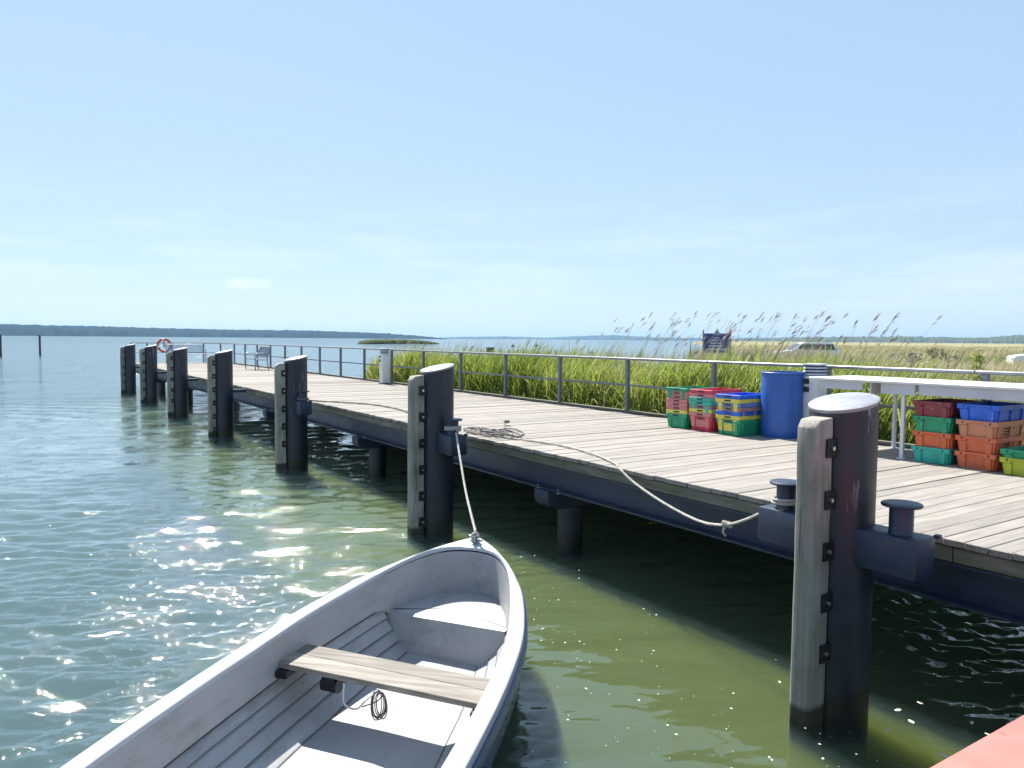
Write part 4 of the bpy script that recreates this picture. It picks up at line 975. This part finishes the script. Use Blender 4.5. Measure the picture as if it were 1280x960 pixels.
# ------------------------------------------------------------------ parked cars
def car(loc, rz, ln, hgt, label):
    """nose toward local -X"""
    root = empty('parked_car', loc, rz, label, 'car', 'cars parked behind the reeds'); L = ln / 2; W = 0.88
    body = [(-L, 0.35), (-L + 0.02, 0.72), (-L + 0.16, 0.86), (-L + 1.05, 0.98), (L - 0.10, 1.02), (L, 0.85), (L, 0.35), (L - 0.3, 0.25), (-L + 0.3, 0.25)]
    MB().prism(body, 1, -W, W).build('body', M['car_white'], root, 0.06, 3)
    cab = [(-L + 1.0, 0.97), (-L + 1.75, hgt - 0.07), (-L + 2.1, hgt), (L - 0.55, hgt - 0.02), (L - 0.08, 1.0)]
    v = []; n = len(cab)
    for s_ in (-1, 1): v += [(x, s_ * (W - 0.02 - 0.16 * max(0, (z - 0.97)) / (hgt - 0.97)), z) for x, z in cab]
    MB().add(v, [tuple(range(n)), tuple(range(n, 2 * n))] + [(i, (i + 1) % n, n + (i + 1) % n, n + i) for i in range(n)]).build('cabin', M['car_white'], root, 0.03, 2)
    zc0, zc1 = 1.04, hgt - 0.12
    for s_ in (-1, 1):
        for xa, xb, xc, xd in ((-L + 1.28, -L + 2.45, -L + 2.45, -L + 1.83), (-L + 2.53, L - 1.15, L - 1.15, -L + 2.53), (L - 1.07, L - 0.32, L - 0.58, L - 1.07)):
            y0, y1 = W + 0.004, W - 0.02 - 0.16 * (zc1 - 0.97) / (hgt - 0.97) + 0.016
            MB().add([(xa, s_ * y0, zc0), (xb, s_ * y0, zc0), (xc, s_ * y1, zc1), (xd, s_ * y1, zc1), (xa, s_ * (y0 - .03), zc0), (xb, s_ * (y0 - .03), zc0), (xc, s_ * (y1 - .03), zc1), (xd, s_ * (y1 - .03), zc1)],
                     [(0, 1, 2, 3), (7, 6, 5, 4), (0, 4, 5, 1), (1, 5, 6, 2), (2, 6, 7, 3), (3, 7, 4, 0)]).build('side_window', M['glass'], root)
        for x in (-L + 0.85, L - 0.85):
            wv = MB().tube([(x, s_ * (W - 0.2), 0.33), (x, s_ * (W + 0.01), 0.33)], 0.33, 24).build('wheel', M['tyre'], root)
            MB().tube([(x, s_ * (W + 0.005), 0.33), (x, s_ * (W + 0.02), 0.33)], 0.2, 16).build('rim', M['galv'], wv)
        MB().box(-L + 1.35, -L + 1.5, *sorted((s_ * (W + 0.01), s_ * (W + 0.2))), 0.98, 1.12).build('mirror', M['car_white'], root, 0.03, 2)
        MB().box(-L - 0.01, -L + 0.08, *sorted((s_ * 0.5, s_ * 0.8)), 0.62, 0.74).build('headlight', M['cap'], root, 0.02)
        MB().tube([(-L + 2.2, s_ * 0.6, hgt + 0.05), (L - 0.6, s_ * 0.6, hgt + 0.03)], 0.02, 6).build('roof_bar', M['galv'], root)
    MB().add([(-L + 1.06, -W + 0.16, 1.05), (-L + 1.06, W - 0.16, 1.05), (-L + 1.70, W - 0.24, hgt - 0.1), (-L + 1.70, -W + 0.24, hgt - 0.1)], [(0, 1, 2, 3)]).build('windscreen', M['glass'], root, loc=(-0.02, 0, 0.02))
    return root
a = R(54.4); car((math.sin(a) * 60, math.cos(a) * 60, 0.84), -YAW - R(4), 4.5, 1.56, 'white estate car half hidden by dry reeds beyond the service pillar')
a = R(68.7); car((math.sin(a) * 56, math.cos(a) * 56, 0.86), -YAW - R(20), 4.6, 1.60, 'white car with dark windows parked above the crate stacks beyond the grass')

# ------------------------------------------------------------------ reeds and grass
WIND = np.array([0.80, -0.50, 0.0])
def ribbons(P, W, T):
    """P (n,k,3) centre lines, W (n,k) half-widths, T (n) tint -> verts, quads, tint; blades face sideways at random"""
    n, k, _ = P.shape
    tg = P[:, -1] - P[:, 0]; rnd = np.random.randn(n, 3); side = np.cross(tg, rnd); side /= np.linalg.norm(side, axis=1)[:, None] + 1e-9
    L = P - side[:, None, :] * W[..., None]; Rr = P + side[:, None, :] * W[..., None]
    V = np.stack([L, Rr], 2).reshape(-1, 3)
    idx = np.arange(n * k * 2).reshape(n, k, 2)
    F = np.stack([idx[:, :-1, 0], idx[:, :-1, 1], idx[:, 1:, 1], idx[:, 1:, 0]], -1).reshape(-1, 4)
    return V, F, np.repeat(T, k * 2)
def merge(parts):
    Vs, Fs, Ts = [], [], []; o = 0
    for V, F, T in parts: Vs.append(V); Fs.append(F + o); Ts.append(T); o += len(V)
    return np.concatenate(Vs), np.concatenate(Fs), np.concatenate(Ts)
def reed_bed(bx_, by_, bz_, hgt, tint, leaves=7, lsize=1.0, stemw=0.005):
    n = len(bx_); base = np.stack([bx_, by_, bz_], -1)
    lean = WIND[None] * (0.10 + 0.10 * np.random.rand(n))[:, None] + np.random.randn(n, 3) * 0.06; lean[:, 2] = 0
    u = np.array([0.0, 0.45, 0.8, 1.0])
    def at(f): return base + np.array([0, 0, 1.0]) * (f * hgt)[:, None] + lean * (f ** 2 * hgt)[:, None]
    P = np.stack([at(np.full(n, x)) for x in u], 1)
    parts = [ribbons(P, np.repeat(np.array([[1, .9, .7, .3]]), n, 0) * stemw, tint)]
    for j in range(leaves):
        f = np.clip(0.36 + 0.62 * (j + np.random.rand(n)) / leaves, 0, 0.99); p0 = at(f)
        ang = np.random.rand(n) * 2 * np.pi; d = np.stack([np.cos(ang), np.sin(ang), 0 * ang], -1) * 0.75 + WIND[None] * 0.7
        d /= np.linalg.norm(d, axis=1)[:, None] + 1e-9
        ln = (0.34 + 0.30 * np.random.rand(n)) * lsize; up = 1.1 + 0.7 * np.random.rand(n); dr = 0.35 + 0.75 * np.random.rand(n)
        s = np.array([0, .3, .6, .82, 1.0])
        P = p0[:, None, :] + d[:, None, :] * (s[None] * ln[:, None])[..., None] * 0.62
        P[..., 2] += (s[None] * up[:, None] - s[None] ** 2 * dr[:, None]) * ln[:, None]
        Wd = np.array([[0.5, 1.0, 0.85, 0.5, 0.04]]) * (0.006 + 0.0038 * np.random.rand(n))[:, None] * lsize
        parts.append(ribbons(P, Wd, np.clip(tint + np.random.randn(n) * 0.13, 0, 1)))
    return merge(parts)
def bed_width(t): return np.where(t < 12, 4.2, 0.35 + 3.85 * np.clip((23.8 - t) / 11.8, 0, 1) ** 0.8)
N = 27000
ty = np.random.uniform(-1.5, 23.6, N); fx = np.random.rand(N) ** 1.6; tx = 9.78 + fx * bed_width(ty)
keep = (np.random.rand(N) < np.clip((ty - 4.9 - 0.55 * (tx - 9.8)) / 0.8, 0, 1)); tx, ty = tx[keep], ty[keep]
hg = 1.57 + 0.12 * np.random.randn(len(tx)) + 0.12 * np.sin(ty * 0.9) + 0.10 * np.sin(tx * 1.7 + ty * 2.3) - 0.5 * sstep(20.5, 23.8, ty)
tn = np.clip(0.54 + 0.22 * np.random.randn(len(tx)) + 0.12 * np.sin(ty * 0.6 + 1) + 0.12 * sstep(10, 6, ty) + 0.22 * sstep(1.5, 4.0, tx - 9.8) * sstep(13, 8, ty), 0, 1)
V, F, T = reed_bed(tx, ty, np.full(len(tx), -0.1), hg + 0.08, tn, 8)
o = np_mesh('reeds', V, [F], M['reed'], T); tag(o, 'lush green reed bed growing out of the water beside the railing', 'reeds', kind='stuff')

def dry_stalks(bx_, by_, bz_, hgt, plume_frac, lean_s=0.30, w=0.0045):
    n = len(bx_); base = np.stack([bx_, by_, bz_], -1)
    ls = lean_s * (0.6 + 0.7 * np.random.rand(n)); lean = WIND[None] * ls[:, None] + np.random.randn(n, 3) * 0.05; lean[:, 2] = 0
    u = np.array([0, .35, .65, .85, 1.0]); at = lambda f: base + np.array([0, 0, 1.0]) * (f * hgt)[:, None] + lean * (f ** 1.8 * hgt)[:, None]
    P = np.stack([at(np.full(n, x)) for x in u], 1); tint = np.clip(0.45 + 0.25 * np.random.randn(n), 0, 1)
    st = ribbons(P, np.repeat(np.array([[1, .95, .85, .7, .45]]), n, 0) * w, tint)
    pl = np.random.rand(n) < plume_frac; parts = []
    tip = at(np.full(n, 1.0))[pl]; dirn = (at(np.full(n, 1.0)) - at(np.full(n, .9)))[pl]; dirn /= np.linalg.norm(dirn, axis=1)[:, None]; m_ = len(tip)
    for j in range(6):
        f0 = np.random.uniform(-0.20, -0.02, m_); ln = np.random.uniform(0.08, 0.15, m_); d = dirn * 1.0 + WIND[None] * 0.35 + np.random.randn(m_, 3) * 0.10
        s = np.array([0, .5, 1.0]); P = tip[:, None, :] + dirn[:, None, :] * f0[:, None, None] + d[:, None, :] * (s[None] * ln[:, None])[..., None]
        P[..., 2] -= (s[None] ** 2) * 0.035
        parts.append(ribbons(P, np.array([[0.5, 1.0, 0.15]]) * np.random.uniform(0.004, 0.0085, (m_, 1)), np.random.rand(m_)))
    return st, (merge(parts) if m_ else None)
n1 = 3400; y1 = np.random.uniform(5.2, 23.6, n1); x1 = 9.9 + np.random.rand(n1) ** 0.8 * bed_width(y1)
ok1 = y1 > 5.1 + 0.55 * (x1 - 9.8); x1, y1 = x1[ok1], y1[ok1]; n1 = len(x1); h1 = 2.05 + 0.26 * np.abs(np.random.randn(n1))
s1, p1 = dry_stalks(x1, y1, np.full(n1, -0.1), h1, 0.03, 0.30, 0.0032)
n2 = 230; y2 = np.random.uniform(6.0, 15, n2); x2 = 11.0 + np.random.rand(n2) * np.clip(bed_width(y2) - 0.2, 0.3, 6)
ok2 = (np.degrees(np.arctan2(x2, y2)) > 37) & (np.degrees(np.arctan2(x2, y2)) < 58); x2, y2 = x2[ok2], y2[ok2]; n2 = len(x2)
s2, p2 = dry_stalks(x2, y2, np.full(n2, -0.1), np.random.uniform(2.5, 3.3, n2), 0.7, 0.36, 0.0032)
# dry reeds along the shore and on the marsh behind
n3 = 15000; az3 = R(46.2) + np.random.rand(n3) ** 1.25 * R(15); r3 = 16 + 40 * np.random.rand(n3) ** 1.2
x3, y3 = r3 * np.sin(az3), r3 * np.cos(az3); z3 = np.maximum(land_z(x3, y3), -0.1); az_d = np.degrees(az3)
h3 = np.clip(1.85 - z3 * 0.80 + 0.14 * np.random.randn(n3) - 0.55 * sstep(53, 59, az_d), 0.7, 2.8)
s3, p3 = dry_stalks(x3, y3, z3, h3, 0.04, 0.22, 0.008)
V, F, T = merge([s1, s2, s3]); o = np_mesh('dry_reeds', V, [F], M['straw'], T); tag(o, 'last year\'s straw-coloured reed stalks leaning in the wind', 'reeds', kind='stuff')
V, F, T = merge([p for p in (p1, p2, p3) if p is not None]); o = np_mesh('reed_plumes', V, [F], M['plume'], T); tag(o, 'dark feathery seed heads on the tall dry reed stalks', 'reeds', kind='stuff')
# marsh grass tufts on the land
nt = 13000; azg = R(44) + np.random.rand(nt) * R(40); rg = np.exp(np.random.uniform(math.log(13), math.log(260), nt)); xg, yg = rg * np.sin(azg), rg * np.cos(azg)
ok = (land_z(xg, yg) > -0.05) & (xg > 12); xg, yg, rg = xg[ok], yg[ok], rg[ok]; zg = land_z(xg, yg); parts = []
patch = 0.68 + 0.26 * np.sin(xg * 0.11 + 1.3) * np.cos(yg * 0.13) + 0.10 * np.random.randn(len(xg))
patch = np.where((np.degrees(np.arctan2(xg, yg)) > 57) & (rg < 34), patch - 0.28, patch)
for j in range(7):
    n = len(xg); sc = np.clip(rg / 26, 0.8, 4.5); hh = (0.75 + 0.45 * np.random.rand(n)) * np.clip(1.05 - rg / 800, .5, 1.1) * np.where(rg < 24, 1.15, 1.0)
    b = np.stack([xg + np.random.randn(n) * 0.18 * sc, yg + np.random.randn(n) * 0.18 * sc, zg - 0.05], -1); d = WIND[None] * 0.45 + np.random.randn(n, 3) * 0.22; d[:, 2] = 0
    s = np.array([0, .55, 1.0]); P = b[:, None, :] + d[:, None, :] * (s[None] ** 1.7 * hh[:, None])[..., None]; P[..., 2] += s[None] * hh[:, None]
    parts.append(ribbons(P, np.array([[1, .8, .1]]) * (0.011 * sc)[:, None], np.clip(patch + 0.14 * np.random.randn(n), 0, 1)))
V, F, T = merge(parts); o = np_mesh('marsh_grass', V, [F], M['marsh'], T); tag(o, 'straw and green marsh grass covering the land behind the reeds', 'grass', kind='stuff')
# low reed island out on the lake
n = 6000; u = np.random.rand(n); w_ = np.sin(u * np.pi) ** 0.6; A0, B0 = np.array([119.0, 289.0]), np.array([161.0, 302.0]); c = A0[None] * (1 - u)[:, None] + B0[None] * u[:, None]; nn_ = np.array([-0.30, 0.95])
c = c + nn_[None] * (np.random.rand(n) * 14 * w_)[:, None]
b = np.stack([c[:, 0], c[:, 1], np.zeros(n) - 0.2], -1); hh = 0.4 + (1.2 + 0.6 * np.random.rand(n)) * w_; s = np.array([0, .6, 1.0])
P = b[:, None, :] + (WIND[None] * 0.3 + np.random.randn(n, 3) * 0.1)[:, None, :] * (s[None] * hh[:, None])[..., None]; P[..., 2] = b[:, 2:3] + s[None] * hh[:, None]
V, F, T = ribbons(P, np.array([[0.30, .25, .05]]) * np.ones((n, 1)), np.clip(0.3 + 0.25 * np.random.randn(n), 0, 1)); o = np_mesh('reed_island', V, [F], M['marsh'], T); tag(o, 'low reedy island lying in the open lake before the hills', 'island', kind='stuff')
# dried umbel plants and a leafy bush standing above the marsh
def umbel(x, y, h, lab):
    root = empty('dry_umbel', (x, y, float(land_z(np.array(x), np.array(y)))), 0, lab, 'plant', 'dried umbel plants in the marsh')
    MB().tube([(0, 0, -0.1), (0.03, 0, h * 0.5), (-0.05, 0, h * 0.86)], [0.02, 0.016, 0.01], 6).build('stem', M['grey_wood'], root)
    m = MB()
    for k in range(16):
        a_ = random.uniform(0, 6.28); rr_ = random.uniform(0.08, 0.3); tipv = Vector((-0.05 + rr_ * math.cos(a_), rr_ * math.sin(a_), h * (0.95 + random.uniform(-.04, .05)))); m.tube([(-0.05, 0, h * 0.86), tipv], 0.006, 4)
        for q in range(5): m.tube([tipv, tipv + Vector((random.uniform(-.06, .06), random.uniform(-.06, .06), 0.06))], 0.008, 4)
    m.build('head', M['grey_wood'], root)
for px_, r_, h_, lab in ((1143, 24, 2.2, 'tall dried umbel stalk standing highest over the grass'), (1168, 27, 1.9, 'dried umbel stalk beside the tallest one'), (1186, 25, 1.85, 'thin dried umbel stalk near the leafy bush')):
    a = YAW + math.atan((px_ - 640) / 960); umbel(r_ * math.sin(a), r_ * math.cos(a), h_, lab)
a = YAW + math.atan((1221 - 640) / 960); bxx, byy = 24 * math.sin(a), 24 * math.cos(a)
bush = empty('leafy_bush', (bxx, byy, float(land_z(np.array(bxx), np.array(byy)))), 0, 'yellow-green leafy sapling standing in the marsh grass', 'bush')
MB().tube([(0, 0, -0.1), (0.02, 0, 0.8), (0.0, 0.02, 1.7)], [0.02, 0.015, 0.005], 6).build('trunk', M['grey_wood'], bush)
n = 420; zz = np.random.rand(n) ** 0.8; rad = 0.36 * (1 - zz * 0.75) * np.sqrt(np.random.rand(n)); an = np.random.rand(n) * 6.28
c = np.stack([rad * np.cos(an), rad * np.sin(an), 0.5 + zz * 1.3], -1); d = np.random.randn(n, 3) * 0.05; s = np.array([0, .5, 1.0])
V, F, T = ribbons(c[:, None, :] + d[:, None, :] * s[None, :, None], np.array([[0.004, 0.026, 0.003]]) * np.ones((n, 1)), np.clip(0.75 + 0.15 * np.random.randn(n), 0, 0.95)); o = np_mesh('foliage', V, [F], M['reed'], T); o.parent = bush

# ------------------------------------------------------------------ flecks drifting on the sheltered water
m = MB(); rng = random.Random(11)
def fleck(x, y, r, el=1.0, th=0):
    n = 7; c_, s_ = math.cos(th), math.sin(th)
    m.add([(x, y, 0.016)] + [(x + r * (el * math.cos(2 * math.pi * k / n) * c_ - math.sin(2 * math.pi * k / n) * s_) * rng.uniform(.8, 1.2), y + r * (el * math.cos(2 * math.pi * k / n) * s_ + math.sin(2 * math.pi * k / n) * c_) * rng.uniform(.8, 1.2), 0.014) for k in range(n)], [(0, 1 + k, 1 + (k + 1) % n) for k in range(n)])
for i in range(260):
    y = rng.uniform(2.2, 7.6); x = rng.uniform(3.0, 4.4) + 0.12 * (y - 4) + rng.gauss(0, 0.3); fleck(x, y, rng.choice([0.002, 0.003, 0.003, 0.004, 0.005, 0.008]), rng.uniform(1, 1.6), rng.uniform(0, 3))
for i in range(26):
    fleck(rng.uniform(4.6, 5.6), rng.uniform(1.9, 3.6), rng.uniform(0.008, 0.016), rng.uniform(1.4, 2.4), rng.uniform(0, 3))
tag(m.build('foam_flecks', M['foam'], smooth=0), 'pale flecks and petals drifting on the still water beside the boat', 'flecks', kind='stuff')

# ------------------------------------------------------------------ summer haze over the lake
t = NT('lake_haze'); t.l.new(t.add('ShaderNodeVolumePrincipled', {'Color': (0.40, 0.66, 1.0, 1), 'Density': 0.00010, 'Anisotropy': 0.2}).outputs[0], t.out.inputs['Volume'])
tag(MB().box(-7800, 7800, -7800, 7800, -2.7, 90).build('haze', t.m, smooth=0), kind='stuff')
